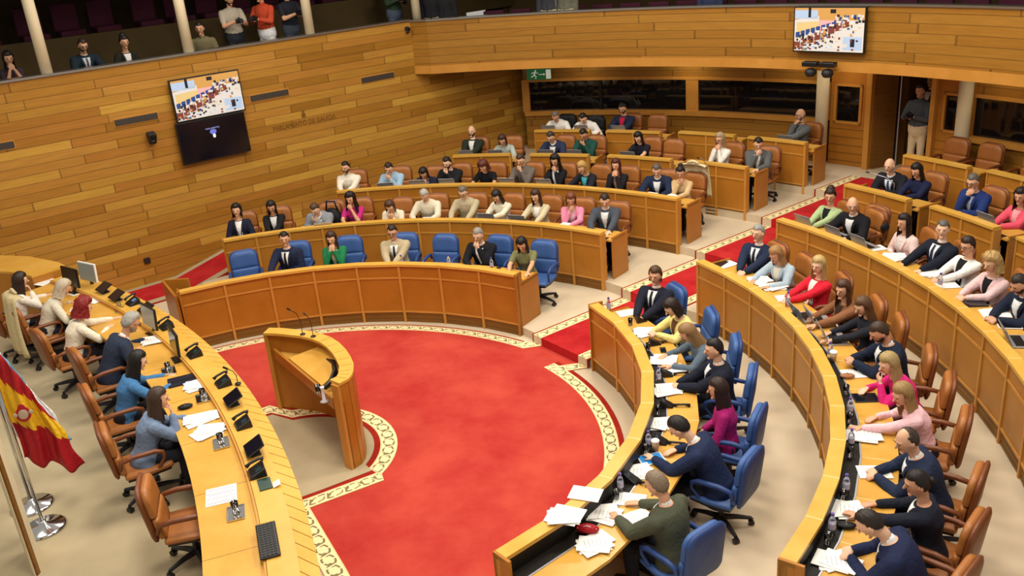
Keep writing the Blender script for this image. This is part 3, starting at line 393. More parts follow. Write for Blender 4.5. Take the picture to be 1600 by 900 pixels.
SEATS = [
 (-1.12, 5.28, 0.137, -179.1, 'blue', 'blue leather swivel chair under the man in navy suit, front left bench'),
 (-0.19, 5.33, 0.137, -179.8, 'blue', 'blue leather swivel chair under the woman in the green jacket'),
 (0.79, 5.22, 0.137, -188.6, 'blue', 'blue leather swivel chair under the man in the light beige suit'),
 (2.4, 4.65, 0.137, -204.6, 'blue', 'blue leather swivel chair under the grey-haired man in black suit, front left bench'),
 (3.13, 4.18, 0.137, -206.5, 'blue', 'blue leather swivel chair under the woman in the olive top'),
 (-2.4, 6.97, 0.3, -169.1, 'tan', 'tan leather swivel chair under the leftmost woman of the second left row'),
 (-1.76, 7.12, 0.3, -171.2, 'tan', 'tan leather swivel chair under the woman in black jacket and white top'),
 (-0.8, 7.08, 0.3, -180.2, 'tan', 'tan leather swivel chair under the man in the light grey jacket'),
 (-0.2, 7.24, 0.3, -182.7, 'tan', 'tan leather swivel chair under the woman in magenta with curly hair'),
 (0.62, 6.99, 0.3, -186.9, 'tan', 'tan leather swivel chair under the person in the cream jacket'),
 (1.29, 7.06, 0.3, -191.8, 'tan', 'tan leather swivel chair under the grey-haired man in the cream shirt'),
 (2.04, 6.86, 0.3, -197.5, 'tan', 'tan leather swivel chair under the man in the beige shirt'),
 (2.72, 6.61, 0.3, -204.7, 'tan', 'tan leather swivel chair under the woman in the ivory blouse'),
 (3.41, 6.27, 0.3, -208.4, 'tan', 'tan leather swivel chair under the woman in the beige jacket'),
 (3.99, 5.91, 0.3, -207.4, 'tan', 'tan leather swivel chair under the woman in light pink with auburn hair'),
 (4.56, 5.49, 0.3, -210.6, 'tan', 'tan leather swivel chair under the man in grey suit by the aisle'),
 (-0.5, 9.01, 0.45, -181.9, 'tan', 'tan leather swivel chair under the bearded man in white, third row'),
 (0.45, 8.98, 0.45, -186.5, 'tan', 'tan leather swivel chair under the man in the light blue shirt'),
 (1.2, 8.71, 0.45, -189.1, 'tan', 'tan leather swivel chair under the woman in dark blue resting her face'),
 (1.73, 8.78, 0.45, -195.4, 'tan', 'tan leather swivel chair under the bearded man in black, third row'),
 (2.47, 8.58, 0.45, -196.8, 'tan', 'tan leather swivel chair under the woman in black with auburn curls'),
 (3.23, 8.31, 0.45, -203.7, 'tan', 'tan leather swivel chair under the man in the grey-brown polo'),
 (3.87, 8.02, 0.45, -205.9, 'tan', 'tan leather swivel chair under the woman with very long dark hair'),
 (4.52, 7.67, 0.45, -214.3, 'tan', 'tan leather swivel chair under the blonde woman in the turquoise top'),
 (5.04, 7.34, 0.45, -212.0, 'tan', 'tan leather swivel chair under the woman with reddish hair'),
 (5.74, 6.81, 0.45, -212.1, 'tan', 'tan leather swivel chair under the man in navy suit, third left row'),
 (6.13, 6.47, 0.45, -218.3, 'tan', 'tan leather swivel chair under the woman in the beige blouse'),
 (2.14, 10.53, 0.6, -193.1, 'tan', 'tan leather swivel chair under the bald man in the dark green jacket'),
 (2.91, 10.35, 0.6, -195.4, 'tan', 'tan leather swivel chair under the woman in the pale grey-green top'),
 (4.05, 9.96, 0.6, -203.7, 'tan', 'tan leather swivel chair under the man in dark blue, fourth left tier'),
 (4.7, 9.67, 0.6, -205.5, 'tan', 'tan leather swivel chair under the man in the dark green shirt'),
 (5.81, 9.05, 0.6, -212.3, 'tan', 'tan leather swivel chair under the woman in black, fourth left tier'),
 (7.24, 7.95, 0.6, -223.9, 'tan', 'tan leather swivel chair under the woman in white with glasses'),
 (7.82, 7.37, 0.6, -218.3, 'tan', 'tan leather swivel chair under the man in grey suit, fourth left tier'),
 (4.25, 11.53, 0.75, -199.9, 'black', 'black leather swivel chair under the grey-haired man in white, top tier'),
 (4.87, 11.09, 0.75, -203.4, 'black', 'black leather swivel chair under the dark-haired man in white, top tier'),
 (5.71, 10.99, 0.75, -209.1, 'tan', 'tan leather swivel chair under the man in the red shirt'),
 (8.99, 8.51, 0.75, -234.2, 'tan', 'tan leather swivel chair under the bald bearded man in grey, top tier'),
 (4.72, 1.91, 0.137, -250.0, 'blue', 'blue leather swivel chair under the man with longish brown hair'),
 (4.98, 1.05, 0.137, -268.9, 'blue', 'blue leather swivel chair under the woman in the pale yellow jacket'),
 (5.08, 0.24, 0.137, -279.3, 'blue', 'blue leather swivel chair under the woman in the grey-blue blouse'),
 (5.06, -0.53, 0.137, 70.0, 'blue', 'blue leather swivel chair under the black-haired man in dark suit, front right bench'),
 (4.89, -1.4, 0.137, 60.1, 'blue', 'blue leather swivel chair under the woman in the magenta blouse'),
 (4.61, -2.16, 0.137, 50.8, 'blue', 'blue leather swivel chair under the man in navy leaning over a tablet'),
 (3.96, -3.19, 0.137, 34.8, 'blue', 'blue leather swivel chair under the man in the olive jacket'),
 (6.46, 2.85, 0.3, -251.4, 'tan', 'tan leather swivel chair under the grey-haired man in navy suit and tie'),
 (6.68, 2.27, 0.3, -259.6, 'tan', 'tan leather swivel chair under the woman with the pale blue coat'),
 (6.9, 1.49, 0.3, -269.8, 'tan', 'tan leather swivel chair under the blonde woman in the red blazer'),
 (7.03, 0.67, 0.3, -276.2, 'tan', 'tan leather swivel chair under the woman in the brown leather jacket'),
 (7.06, 0.11, 0.3, -283.1, 'tan', 'tan leather swivel chair under the woman in the dark floral blouse'),
 (7.02, -0.74, 0.3, 68.4, 'tan', 'tan leather swivel chair under the bearded man holding a phone'),
 (6.92, -1.38, 0.3, 64.7, 'tan', 'tan leather swivel chair under the woman in the hot pink blouse'),
 (6.75, -2.06, 0.3, 59.9, 'tan', 'tan leather swivel chair under the woman in the pale pink blouse'),
 (6.4, -2.99, 0.3, 52.5, 'tan', 'tan leather swivel chair under the balding man with clasped hands'),
 (6.08, -3.59, 0.3, 45.4, 'tan', 'tan leather swivel chair under the woman with tied-back black hair'),
 (5.72, -4.14, 0.3, 42.5, 'tan', 'tan leather swivel chair under the man bent over papers at the bottom'),
 (7.98, 4.08, 0.45, -254.5, 'tan', 'tan leather swivel chair under the woman in the light green jacket'),
 (8.22, 3.55, 0.45, -255.8, 'tan', 'tan leather swivel chair under the bald man turned to the woman in green'),
 (8.59, 2.54, 0.45, -267.5, 'tan', 'tan leather swivel chair under the woman in pale pink with long dark hair'),
 (8.75, 1.91, 0.45, -268.5, 'tan', 'tan leather swivel chair under the man in dark suit, third right row'),
 (8.85, 1.37, 0.45, -272.0, 'tan', 'tan leather swivel chair under the woman in the white blazer'),
 (8.93, 0.74, 0.45, -275.3, 'tan', 'tan leather swivel chair under the woman with curly blonde hair'),
 (8.96, -0.03, 0.45, 79.0, 'tan', 'tan leather swivel chair under the bearded man at the right edge'),
 (9.51, 5.14, 0.6, -236.8, 'tan', 'tan leather swivel chair under the bald man with the blue tie'),
 (9.74, 4.69, 0.6, -242.3, 'tan', 'tan leather swivel chair under the woman in the dark blue blouse'),
 (10.18, 3.65, 0.6, -248.7, 'tan', 'tan leather swivel chair under the grey-haired man in bright navy, fourth tier'),
 (10.43, 2.84, 0.6, -253.2, 'tan', 'tan leather swivel chair under the woman in the coral pink jacket'),
 (-4.81, 2.81, 0.6, -40.7, 'tan', 'tan leather swivel chair under the woman at the far end of the presidency desk'),
 (-4.27, 2.48, 0.6, -48.0, 'tan', 'tan leather swivel chair under the silver blonde woman at the presidency'),
 (-3.46, 1.49, 0.6, -48.2, 'tan', 'tan leather swivel chair under the woman with bright red curls'),
 (-2.64, 0.72, 0.6, -52.5, 'tan', 'tan leather swivel chair under the grey-haired man at the presidency desk'),
 (-2.03, -0.4, 0.6, -57.5, 'tan', 'tan leather swivel chair under the woman in blue at the presidency'),
 (-1.45, -1.39, 0.6, -62.0, 'tan', 'tan leather swivel chair under the woman in the grey-blue blazer'),
 (-1.95, 5.03, 0.137, -164.2, 'blue', 'empty blue leather chair at the wall end of the front left bench'),
 (1.47, 4.95, 0.137, -198.4, 'blue', 'empty blue leather chair in the middle of the front left bench'),
 (-0.72, 7.23, 0.3, -177.4, 'tan', 'tan leather chair holding a black backpack, second left row'),
 (6.2, 8.68, 0.6, -215.5, 'tan', 'empty tan leather chair on the fourth left tier'),
 (6.23, 10.6, 0.75, -210.4, 'tan', 'empty tan leather chair beside the man in the red shirt, top left tier'),
 (8.34, 3.7, 0.45, -246.1, 'tan', 'empty tan leather chair beside the bald man in black suit, third right row'),
 (10.91, 6.27, 0.75, -240.1, 'tan', 'first empty tan chair on the top right tier, by the corridor opening'),
 (11.22, 5.69, 0.75, -243.1, 'tan', 'second empty tan chair on the top right tier, in front of the column'),
 (11.58, 4.91, 0.75, -247.0, 'tan', 'empty tan leather chair on the top right tier at the right edge'),
 (-0.59, -2.58, 0.6, -75.6, 'tan', 'empty tan leather swivel chair at the near end of the presidency desk'),
]
ITEMS = [
 ('laptop', -0.754, 6.469, 1.023, -176.8, 'open laptop before the man in the light grey jacket'),
 ('paper', -1.153, 6.688, 1.023, -163.8, 'white papers left of the laptop on the second left bench'),
 ('tablet', -0.333, 6.703, 1.023, -180.3, 'tablet before the woman in magenta with curly hair'),
 ('paper', 1.165, 6.569, 1.023, -192.1, 'white papers before the grey-haired man in the cream shirt'),
 ('laptop', 2.371, 6.141, 1.023, -202.2, 'open laptop between the beige-shirted man and the woman in ivory'),
 ('laptop', 2.943, 5.855, 1.023, -207.3, 'open laptop before the woman in the beige jacket'),
 ('paper', 3.705, 5.489, 1.023, -213.9, 'white papers before the woman in light pink with auburn hair'),
 ('laptop', 0.262, 8.433, 1.173, -184.0, 'laptop before the man in the light blue shirt'),
 ('laptop', 0.933, 8.408, 1.173, -188.2, 'laptop before the woman in dark blue resting her face'),
 ('laptop', 1.564, 8.293, 1.173, -192.3, 'laptop before the bearded man in black'),
 ('paper', 2.248, 8.116, 1.173, -191.8, 'white papers before the woman with auburn curls'),
 ('laptop', 2.812, 7.926, 1.173, -200.5, 'laptop before the man in the grey-brown polo'),
 ('laptop', 3.554, 7.61, 1.173, -205.6, 'laptop before the woman with very long dark hair'),
 ('paper', 5.394, 6.435, 1.173, -224.5, 'white papers before the man in navy suit, third left row'),
 ('papers', 5.725, 6.148, 1.173, -227.2, 'white papers at the aisle end of the third left bench'),
 ('laptop', 1.936, 10.055, 1.323, -190.9, 'laptop before the bald man in the dark green jacket'),
 ('laptop', 2.605, 9.848, 1.323, -194.8, 'laptop before the woman in the pale grey-green top'),
 ('laptop', 3.733, 9.422, 1.323, -201.6, 'laptop before the man in dark blue, fourth left tier'),
 ('laptop', 4.327, 9.198, 1.323, -205.2, 'laptop before the man in the dark green shirt'),
 ('laptop', 5.402, 8.619, 1.323, -212.1, 'laptop before the woman in black, fourth left tier'),
 ('papers', 7.038, 7.438, 1.323, -228.4, 'white papers before the woman in white with glasses'),
 ('paper', 7.324, 7.156, 1.323, -230.7, 'white papers before the man in grey suit, fourth left tier'),
 ('laptop', 3.9, 11.198, 1.473, -199.2, 'laptop before the grey-haired man in white, top left tier'),
 ('laptop', 4.65, 10.921, 1.473, -203.1, 'laptop before the dark-haired man in white, top left tier'),
 ('laptop', 5.47, 10.533, 1.473, -207.4, 'laptop before the man in the red shirt'),
 ('laptop', 8.593, 8.189, 1.473, -226.4, 'laptop before the bald bearded man in grey, top left tier'),
 ('bottle', 0.84, 4.536, 0.86, -193.3, 'small water bottle near the man in the light beige suit'),
 ('bottle', 1.652, 4.329, 0.86, -202.4, 'small water bottle before the empty blue chair on the front left bench'),
 ('bottle', 2.369, 4.023, 0.86, -210.8, 'small water bottle before the grey-haired man in black suit'),
 ('phone', 2.471, 4.013, 0.86, -191.8, 'black phone before the woman in the olive top'),
 ('bottle', 4.019, 1.92, 0.86, -244.5, 'purple-capped water bottle on the aisle end of the front right bench'),
 ('paper', 4.272, 1.796, 0.86, -259.2, 'white sheet before the man with longish brown hair'),
 ('telephone', 4.409, 1.476, 0.86, -251.5, 'black desk telephone before the man with longish brown hair'),
 ('glass', 4.244, 1.378, 0.86, -252.0, 'water glass before the man with longish brown hair'),
 ('papers', 4.427, 1.071, 0.86, -270.4, 'white papers in a dark folder before the woman in pale yellow'),
 ('phone', 4.533, 0.537, 0.86, -183.2, "black phone beside the grey-blue woman's papers"),
 ('telephone', 4.468, 0.723, 0.86, -260.8, 'black desk telephone between the women in yellow and grey-blue'),
 ('glass', 4.349, 0.566, 0.86, -262.6, 'water glass between the women in yellow and grey-blue'),
 ('papers', 4.479, 0.253, 0.86, -278.8, 'white papers before the woman in the grey-blue blouse'),
 ('paper', 4.567, -0.028, 0.86, 109.6, 'single sheet beside the black-haired man on the front right bench'),
 ('telephone', 4.448, -0.159, 0.86, 88.0, 'black desk telephone before the black-haired man'),
 ('bottle', 4.318, -0.321, 0.86, 85.7, 'water bottle before the black-haired man in dark suit, front right bench'),
 ('papers', 4.375, -0.535, 0.86, 91.0, 'white folder under a black phone on the front right bench'),
 ('phone', 4.371, -0.477, 0.86, 168.8, 'black phone lying on the white folder'),
 ('glass', 4.183, -1.045, 0.86, 76.0, 'water glass before the woman in the magenta blouse'),
 ('telephone', 4.306, -0.888, 0.86, 78.3, 'black desk telephone before the woman in the magenta blouse'),
 ('papers', 4.147, -1.28, 0.86, 84.8, 'white papers beside the photo magazine on the front right bench'),
 ('magazine', 4.236, -1.288, 0.86, 73.1, 'magazine with a dark photo on the front right bench'),
 ('cup', 4.016, -1.765, 0.86, 66.3, 'white-lidded paper cup before the man in navy leaning over a tablet'),
 ('telephone', 4.094, -1.634, 0.86, 68.2, 'black desk telephone beside the paper cup'),
 ('bottle', 3.953, -1.719, 0.86, 66.5, 'purple-capped water bottle beside the paper cup'),
 ('glass', 3.907, -1.819, 0.86, 65.0, 'water glass beside the purple-capped bottle'),
 ('tablet', 3.945, -1.932, 0.86, 101.9, 'bright blue tablet in the hands of the man in navy'),
 ('papers', 3.769, -2.162, 0.86, 78.2, 'printed papers under the blue tablet'),
 ('telephone', 3.686, -2.291, 0.86, 58.1, 'black desk telephone between the navy and olive suited men'),
 ('bottle', 3.552, -2.441, 0.86, 55.5, 'water bottle near the man in the olive jacket'),
 ('glass', 3.494, -2.562, 0.86, 53.7, 'water glass near the man in the olive jacket'),
 ('paper', 3.189, -2.707, 1.055, 67.7, 'white sheet lying on the ledge of the front right bench'),
 ('papers', 2.944, -3.028, 1.055, 66.2, 'thick stack of papers bridging ledge and desktop at the front right bench'),
 ('paper', 3.619, -2.587, 0.86, 69.4, 'white sheet beside the water glass near the olive-jacketed man'),
 ('papers', 3.344, -2.8, 0.86, 70.1, 'fanned white papers in the middle of the end desktop'),
 ('paper', 3.633, -2.881, 0.86, 111.6, 'white sheet in the hands of the man in the olive jacket'),
 ('papers', 3.199, -3.214, 0.86, 94.9, 'star-shaped pile of papers at the end of the front right bench'),
 ('bag', 3.163, -3.028, 0.86, 76.3, 'small red bag on the end of the front right bench'),
 ('tablet', 5.862, 2.969, 1.023, -223.1, 'dark tablet at the aisle end of the second right bench'),
 ('paper', 5.96, 2.905, 1.023, -244.0, 'white sheet before the grey-haired man in navy suit and tie'),
 ('phone', 6.089, 2.501, 1.023, -187.7, 'black phone between the first two people of the second right row'),
 ('papers', 6.267, 2.165, 1.023, -260.9, 'papers held by the woman with the pale blue coat'),
 ('papers', 6.365, 1.855, 1.023, -268.8, 'white papers before the woman with the pale blue coat'),
 ('paper', 6.422, 1.456, 1.023, -272.2, 'white sheet before the blonde woman in the red blazer'),
 ('bottle', 6.344, 1.191, 1.023, -259.4, 'water bottle before the blonde woman in the red blazer'),
 ('tablet', 6.324, 0.883, 1.023, -274.0, 'white tablet on the second right bench'),
 ('laptop', 6.471, 0.777, 1.023, -263.2, 'open laptop before the woman in the brown leather jacket'),
 ('laptop', 6.601, 0.617, 1.023, -270.7, 'open laptop between the brown leather and floral women'),
 ('laptop', 6.584, 0.078, 1.023, -275.3, 'open silver laptop before the woman in the dark floral blouse'),
 ('cup', 6.355, -0.455, 1.023, 85.9, 'white cup before the bearded man holding a phone'),
 ('bottle', 6.342, -0.38, 1.023, 86.6, 'water bottle before the bearded man holding a phone'),
 ('phone', 6.567, -0.694, 1.023, 114.0, 'phone in the hands of the bearded man'),
 ('paper', 6.483, -0.811, 1.023, 87.9, 'white sheet before the woman in the hot pink blouse'),
 ('pouch', 6.36, -0.882, 1.023, 82.1, 'tan pouch before the woman in the hot pink blouse'),
 ('glass', 6.211, -1.232, 1.023, 78.8, 'dark tumbler before the woman in the hot pink blouse'),
 ('tablet', 6.372, -1.362, 1.023, 83.9, 'black tablet between the hot pink and pale pink women'),
 ('bottle', 6.08, -1.675, 1.023, 74.6, 'water bottle before the woman in the pale pink blouse'),
 ('glass', 6.027, -1.821, 1.023, 73.2, 'water glass before the woman in the pale pink blouse'),
 ('papers', 6.085, -2.08, 1.023, 77.1, 'stack of white papers under the hand of the pale pink woman'),
 ('bottle', 5.864, -2.272, 1.023, 68.8, 'water bottle before the balding man with clasped hands'),
 ('glass', 5.799, -2.43, 1.023, 67.3, 'water glass before the balding man with clasped hands'),
 ('paper', 5.914, -2.719, 1.023, 81.3, 'white sheet under the arms of the balding man'),
 ('bottle', 5.534, -3.008, 1.023, 61.5, 'water bottle before the woman with tied-back black hair'),
 ('glass', 5.475, -3.091, 1.023, 60.6, 'water glass before the woman with tied-back black hair'),
 ('papers', 5.478, -3.256, 1.023, 71.3, 'stack of printed papers before the woman with tied-back black hair'),
 ('pouch', 5.36, -3.478, 1.023, 77.0, 'black glasses case before the man bent over papers'),
 ('bottle', 5.209, -3.546, 1.023, 55.8, 'water bottle before the man bent over papers'),
 ('glass', 5.13, -3.664, 1.023, 54.5, 'water glass before the man bent over papers'),
 ('phone', 5.01, -3.837, 1.023, 82.6, 'phone at the lower end of the second right bench'),
 ('papers', 5.119, -3.917, 1.023, 76.6, 'large white sheet under the hands of the man bent over papers'),
 ('laptop', 7.579, 3.915, 1.173, -242.7, 'laptop before the woman in the light green jacket'),
 ('laptop', 7.835, 3.284, 1.173, -247.3, 'laptop before the bald man turned to the woman in green'),
 ('laptop', 8.037, 2.768, 1.173, -251.0, 'laptop beside the woman in pale pink with long dark hair'),
 ('paper', 8.109, 2.647, 1.173, -261.9, 'white sheet before the woman in pale pink with long dark hair'),
 ('papers', 8.236, 2.222, 1.173, -264.9, 'papers and black phone left of the man in dark suit, third right row'),
 ('papers', 8.397, 1.503, 1.173, -271.9, 'white papers before the man in dark suit, third right row'),
 ('paper', 8.415, 1.082, 1.173, -274.7, 'white sheet before the woman in the white blazer'),
 ('bottle', 8.302, 1.023, 1.173, -263.0, 'water bottle before the woman in the white blazer'),
 ('tablet', 8.474, 0.433, 1.173, -277.1, 'dark blue tablet before the woman with curly blonde hair'),
 ('papers', 8.53, 0.092, 1.173, -281.4, 'white papers before the bearded man at the right edge'),
 ('tablet', 8.526, -0.25, 1.173, 74.3, 'white folder with a black phone at the right edge'),
 ('laptop', 8.412, -0.682, 1.173, 75.4, 'laptop at the right edge of the third right bench'),
 ('laptop', 9.971, 2.814, 1.323, -254.2, 'laptop before the woman in the coral pink jacket'),
 ('paper', -4.812, 3.91, 1.355, -28.0, 'white papers before the woman at the far end'),
 ('paper', -4.024, 3.313, 1.355, -41.7, 'white papers before the silver blonde woman'),
 ('papers', -3.56, 2.921, 1.355, -54.0, 'papers and notes between the silver blonde and red-haired women'),
 ('tray', -3.04, 2.388, 1.355, -56.7, 'silver tray with glass before the woman with bright red curls'),
 ('papers', -2.126, 1.128, 1.355, -62.5, 'white papers before the grey-haired man at the presidency desk'),
 ('tray', -1.601, 0.139, 1.355, -64.7, 'silver tray with glass before the woman in blue'),
 ('folder', -1.341, -0.145, 1.355, -68.1, 'black folder beside the woman in blue'),
 ('papers', -1.114, -0.316, 1.355, -69.1, 'long white papers before the woman in blue'),
 ('tray', -0.948, -0.656, 1.355, -68.5, 'silver tray with glass between the last two presidency women'),
 ('pouch', -1.094, -0.851, 1.355, -70.8, 'black pouch between the last two presidency women'),
 ('papers', -0.838, -1.136, 1.355, -70.3, 'white papers before the woman in the grey-blue blazer'),
 ('papers', -0.666, -1.446, 1.355, -71.6, 'second stack of papers with a pen before the grey-blue blazer'),
 ('tray', -0.46, -1.709, 1.355, -69.8, 'silver tray with glass beside the papers of the grey-blue blazer'),
 ('newspaper', -0.207, -2.649, 1.355, -74.4, 'printed sheet with diagonal columns before the empty presidency chair'),
 ('tray', 0.012, -2.968, 1.355, -74.9, 'silver tray with glass before the empty presidency chair'),
 ('keyboard', 0.424, -3.481, 1.405, -72.2, 'black keyboard panel near the end of the presidency desk'),
 ('screenpad', -3.512, 3.055, 1.405, -43.7, 'black tilted desk screen before the silver blonde woman'),
 ('screenpad', -3.17, 2.667, 1.405, -45.6, 'second black tilted desk screen, before the silver blonde woman'),
 ('deskset', -2.87, 2.449, 1.405, -47.0, 'black desk set with lit display before the woman with red curls'),
 ('screenpad', -2.51, 2.014, 1.405, -49.0, 'black tilted desk screen before the grey-haired man'),
 ('deskset', -2.048, 1.429, 1.405, -51.8, 'black desk telephone set before the grey-haired man'),
 ('deskset', -1.372, 0.442, 1.405, -56.2, 'black desk telephone set before the woman in blue'),
 ('deskset', -0.776, -0.437, 1.405, -60.1, 'black voting console before the woman in blue'),
 ('screenpad', -0.514, -0.947, 1.405, -62.2, 'black tilted desk screen beside the woman in the grey-blue blazer'),
 ('deskset', -0.294, -1.451, 1.405, -64.2, 'black voting console before the woman in the grey-blue blazer'),
 ('screenpad', -0.025, -2.03, 1.405, -66.6, 'large black tilted desk screen near the empty presidency chair'),
 ('deskset', 0.08, -2.414, 1.405, -68.0, 'black telephone with handset near the empty presidency chair'),
 ('nameplate', 0.202, -2.608, 1.405, -68.9, 'dark green console plate with a small white card near the keyboard panel'),
 ('monitor', -3.9, 3.465, 1.355, -33.7, 'white-framed monitor seen from the side at the far end of the desk'),
 ('monitorb', -4.1, 3.295, 1.355, -36.5, 'thin black monitor before the silver blonde woman'),
 ('monitor', -2.216, 1.359, 1.355, -47.6, 'light-faced monitor before the grey-haired man'),
 ('monitorb', -1.598, 0.468, 1.355, -59.6, 'large black monitor between the grey-haired man and the woman in blue'),
 ('mic', -0.592, -0.459, 1.405, -60.5, 'thin black microphone on the presidency ledge'),
]


CL = (-.365, -.559); O0 = (0, 0)
FL = [0, .137, .30, .45, .60, .75]
# desk fronts as (centre, radius, first angle, last angle, facets)
L1 = arc(CL, 4.86, 118.5, 50.2, 8); L2 = arc(CL, 6.77, 108.6, 47.3, 12); L3 = arc(CL, 8.54, 92.5, 44.6, 11)
R1 = arc(O0, 4.14, 25.7, -56.1, 8); R2 = arc(O0, 6.11, 26.6, -41.0, 11); R3 = arc(O0, 8.01, 28.9, -29.0, 12)
# ------------------------------------------------------------------ floors: stacked platforms
FAR = 16.5
wd = (.7924, .6099); W0 = (.89, 11.35)
def wl(s, n=0): return (W0[0]+wd[0]*s-wd[1]*n, W0[1]+wd[1]*s+wd[0]*n)
def far_pt(p):
    a = math.atan2(p[1], p[0]); return (FAR*math.cos(a), FAR*math.sin(a))
fl = MB(); fl.prism([(-14, -14), (17, -14), (17, 17), (-14, 17)], -.3, 0)
struct(fl.build('floor', M['beige']), 'beige carpeted hall floor')
def slab(k, Lp, Rp, z0, z1, lf=None):
    P = offs(Lp, .06, (-.2, -.3))+offs(Rp, .06, O0); Q = [far_pt(p) for p in P][::-1]
    if lf: Q = Q[:-1]+lf
    b = MB(); b.prism(P+Q, z0-.002, z1); return struct(b.build('floor', M['beige']), 'raised beige carpet tier')
slab(1, arc(CL, 4.86, 119.2, 50.2, 9), R1+[(R1[-1][0]+.02, R1[-1][1]-3)], 0, FL[1], [wl(-5.2, .1), wl(-5.2, -1.18), wl(-6.2, -1.18)])
slab(2, arc(CL, 6.77, 109.5, 47.3, 14), R2+[(R2[-1][0]-.3, R2[-1][1]-3.5)], FL[1], FL[2], [wl(-5.2, .1), wl(-5.2, -1.18)])
slab(3, arc(CL, 8.54, 96, 44.6, 14), R3+[(R3[-1][0]-.3, R3[-1][1]-3)], FL[2], FL[3])
L4 = arc(O0, 9.72, 81.5, 42.1, 10); R4 = arc(O0, 9.86, 30.2, -8, 10)
L5 = arc(O0, 11.35, 73, 40.6, 9); R5 = arc(O0, 11.6, 30.9, 0, 8)
slab(4, arc(O0, 9.72, 98, 42.1, 14), arc(O0, 9.86, 30.2, -30, 14), FL[3], FL[4])
slab(5, arc(O0, 11.35, 90, 40.6, 12), arc(O0, 11.6, 30.9, -25, 12), FL[4], FL[5])

# ------------------------------------------------------------------ presidency platform
PZ = .6
pf = MB(); pf.prism(arc((-14.30, -8.217), 15.70, 53, 4, 24)+[(-12, -10), (-12, 1.0), (-6.3, 5.75)], 0, PZ)
struct(pf.build('floor', M['beige2']), 'raised presidency platform')

# ------------------------------------------------------------------ left wall (straight plank wall) with gallery above
def vwall(name, P, z0, z1, mat, th, outward, label=None, parent=None, u0=0):
    """vertical wall along polyline P, thickness away from the room on side 'outward' (a point)"""
    n = len(P); Q = offs(P, th, outward); V = []; uv = []; s = u0
    for i in range(n):
        if i: s += math.dist(P[i], P[i-1])
        V += [(*P[i], z0), (*P[i], z1), (*Q[i], z0), (*Q[i], z1)]; uv += [(s, z0), (s, z1), (s, z0), (s, z1+th)]
    F = []
    for i in range(n-1):
        a = 4*i; b = a+4
        F += [(a, b, b+1, a+1), (a+1, b+1, b+3, a+3), (a+2, a+3, b+3, b+2), (a, a+2, b+2, b)]
    F += [(0, 1, 3, 2), (4*n-4, 4*n-2, 4*n-1, 4*n-3)]
    o = mesh(name, V, F, mat, parent, uv=uv)
    bm = bmesh.new(); bm.from_mesh(o.data); bmesh.ops.recalc_face_normals(bm, faces=bm.faces); bm.to_mesh(o.data); bm.free()
    return o
struct(vwall('wall_left', [wl(-14), wl(0)], -.1, 4.26, M['wall'], .2, O0), 'long wall of horizontal oak planks')
struct(vwall('wall_left', [wl(0), wl(3.4)], -.1, 3.11, M['wall'], .2, O0, u0=14), 'plank wall continuing below the balcony')
struct(vwall('trim_1', [wl(-14, -.03), wl(0, -.03)], 4.26, 4.30, M['metal'], .26, O0), 'pale metal ledge on the gallery parapet')
# recessed vents
for s0, s1, z0, z1, wh in ((-6.79, -5.98, 3.18, 3.30, 'left of the wall screens'), (-4.07, -3.22, 3.16, 3.28, 'just right of the wall screens'), (-1.45, -.6, 3.10, 3.22, 'near the balcony corner'), (-9.3, -8.54, 3.15, 3.27, 'at the left edge of the wall')):
    v = empty('air_vent', (*wl((s0+s1)/2, -.0), (z0+z1)/2), math.atan2(wd[1], wd[0]))
    b = MB(); L = s1-s0; b.box((0, -.004, 0), (L+.03, .02, z1-z0+.03)); b.build('vent_frame', M['frame'], v)
    b = MB(); b.box((0, -.012, 0), (L, .02, z1-z0)); b.build('vent_backing', plain('#38322e', .6), v)
    b = MB()
    for k in range(5): b.box((0, -.026, -(z1-z0)/2+.015+k*(z1-z0-.03)/4), (L-.02, .01, .007))
    b.build('vent_louvre', plain('#575049', .5), v)
    tag(v, 'dark slotted air vent in the plank wall, '+wh, 'vent', 'air vents in the plank wall')
# wall lettering and crest
def text(body, size, loc, rot, mat, name, parent=None, ext=.004):
    cu = bpy.data.curves.new(name, 'FONT'); cu.body = body; cu.size = size; cu.extrude = ext; cu.align_x = 'CENTER'; cu.align_y = 'CENTER'
    t = bpy.data.objects.new(name, cu); COL.objects.link(t)
    me = bpy.data.meshes.new_from_object(t.evaluated_get(bpy.context.evaluated_depsgraph_get())); bpy.data.objects.remove(t)
    me.materials.clear(); me.materials.append(mat)
    o = bpy.data.objects.new(name, me); COL.objects.link(o); o.location = loc; o.rotation_euler = rot
    if parent: o.parent = parent
    return o
wa = math.atan2(wd[1], wd[0])
tag(text('PARLAMENTO DE GALICIA', .135, (*wl(-2.96, -.006), 2.52), (R(90), 0, wa), plain('#80591c', .5), 'wall_lettering'), 'dark letters reading PARLAMENTO DE GALICIA on the plank wall', 'lettering')
bpy.data.objects['wall_lettering'].data.transform(Matrix.Scale(.92, 4, (1, 0, 0)))
ce = MB(); ce.lathe([(.03, 0), (.05, .0), (.05, .008), (.03, .008)], seg=20); ce.box((0, .08, .004), (.06, .04, .008)); ce.box((0, 0, .004), (.02, .05, .008))
c_ = ce.build('wall_emblem', plain('#80561c', .5)); c_.location = (*wl(-2.96, -.004), 2.68); c_.rotation_euler = (R(90), 0, wa)
tag(c_, 'small carved emblem above the wall lettering', 'emblem')
# floor socket on wall
b = MB(); b.box((0, 0, 0), (.12, .03, .12)); so = b.build('wall_socket', plain('#241c14', .5), bevel=.004); so.location = (*wl(-6.82, -.015), .5); so.rotation_euler = (0, 0, wa)
tag(so, 'small dark socket box low on the plank wall', 'socket')

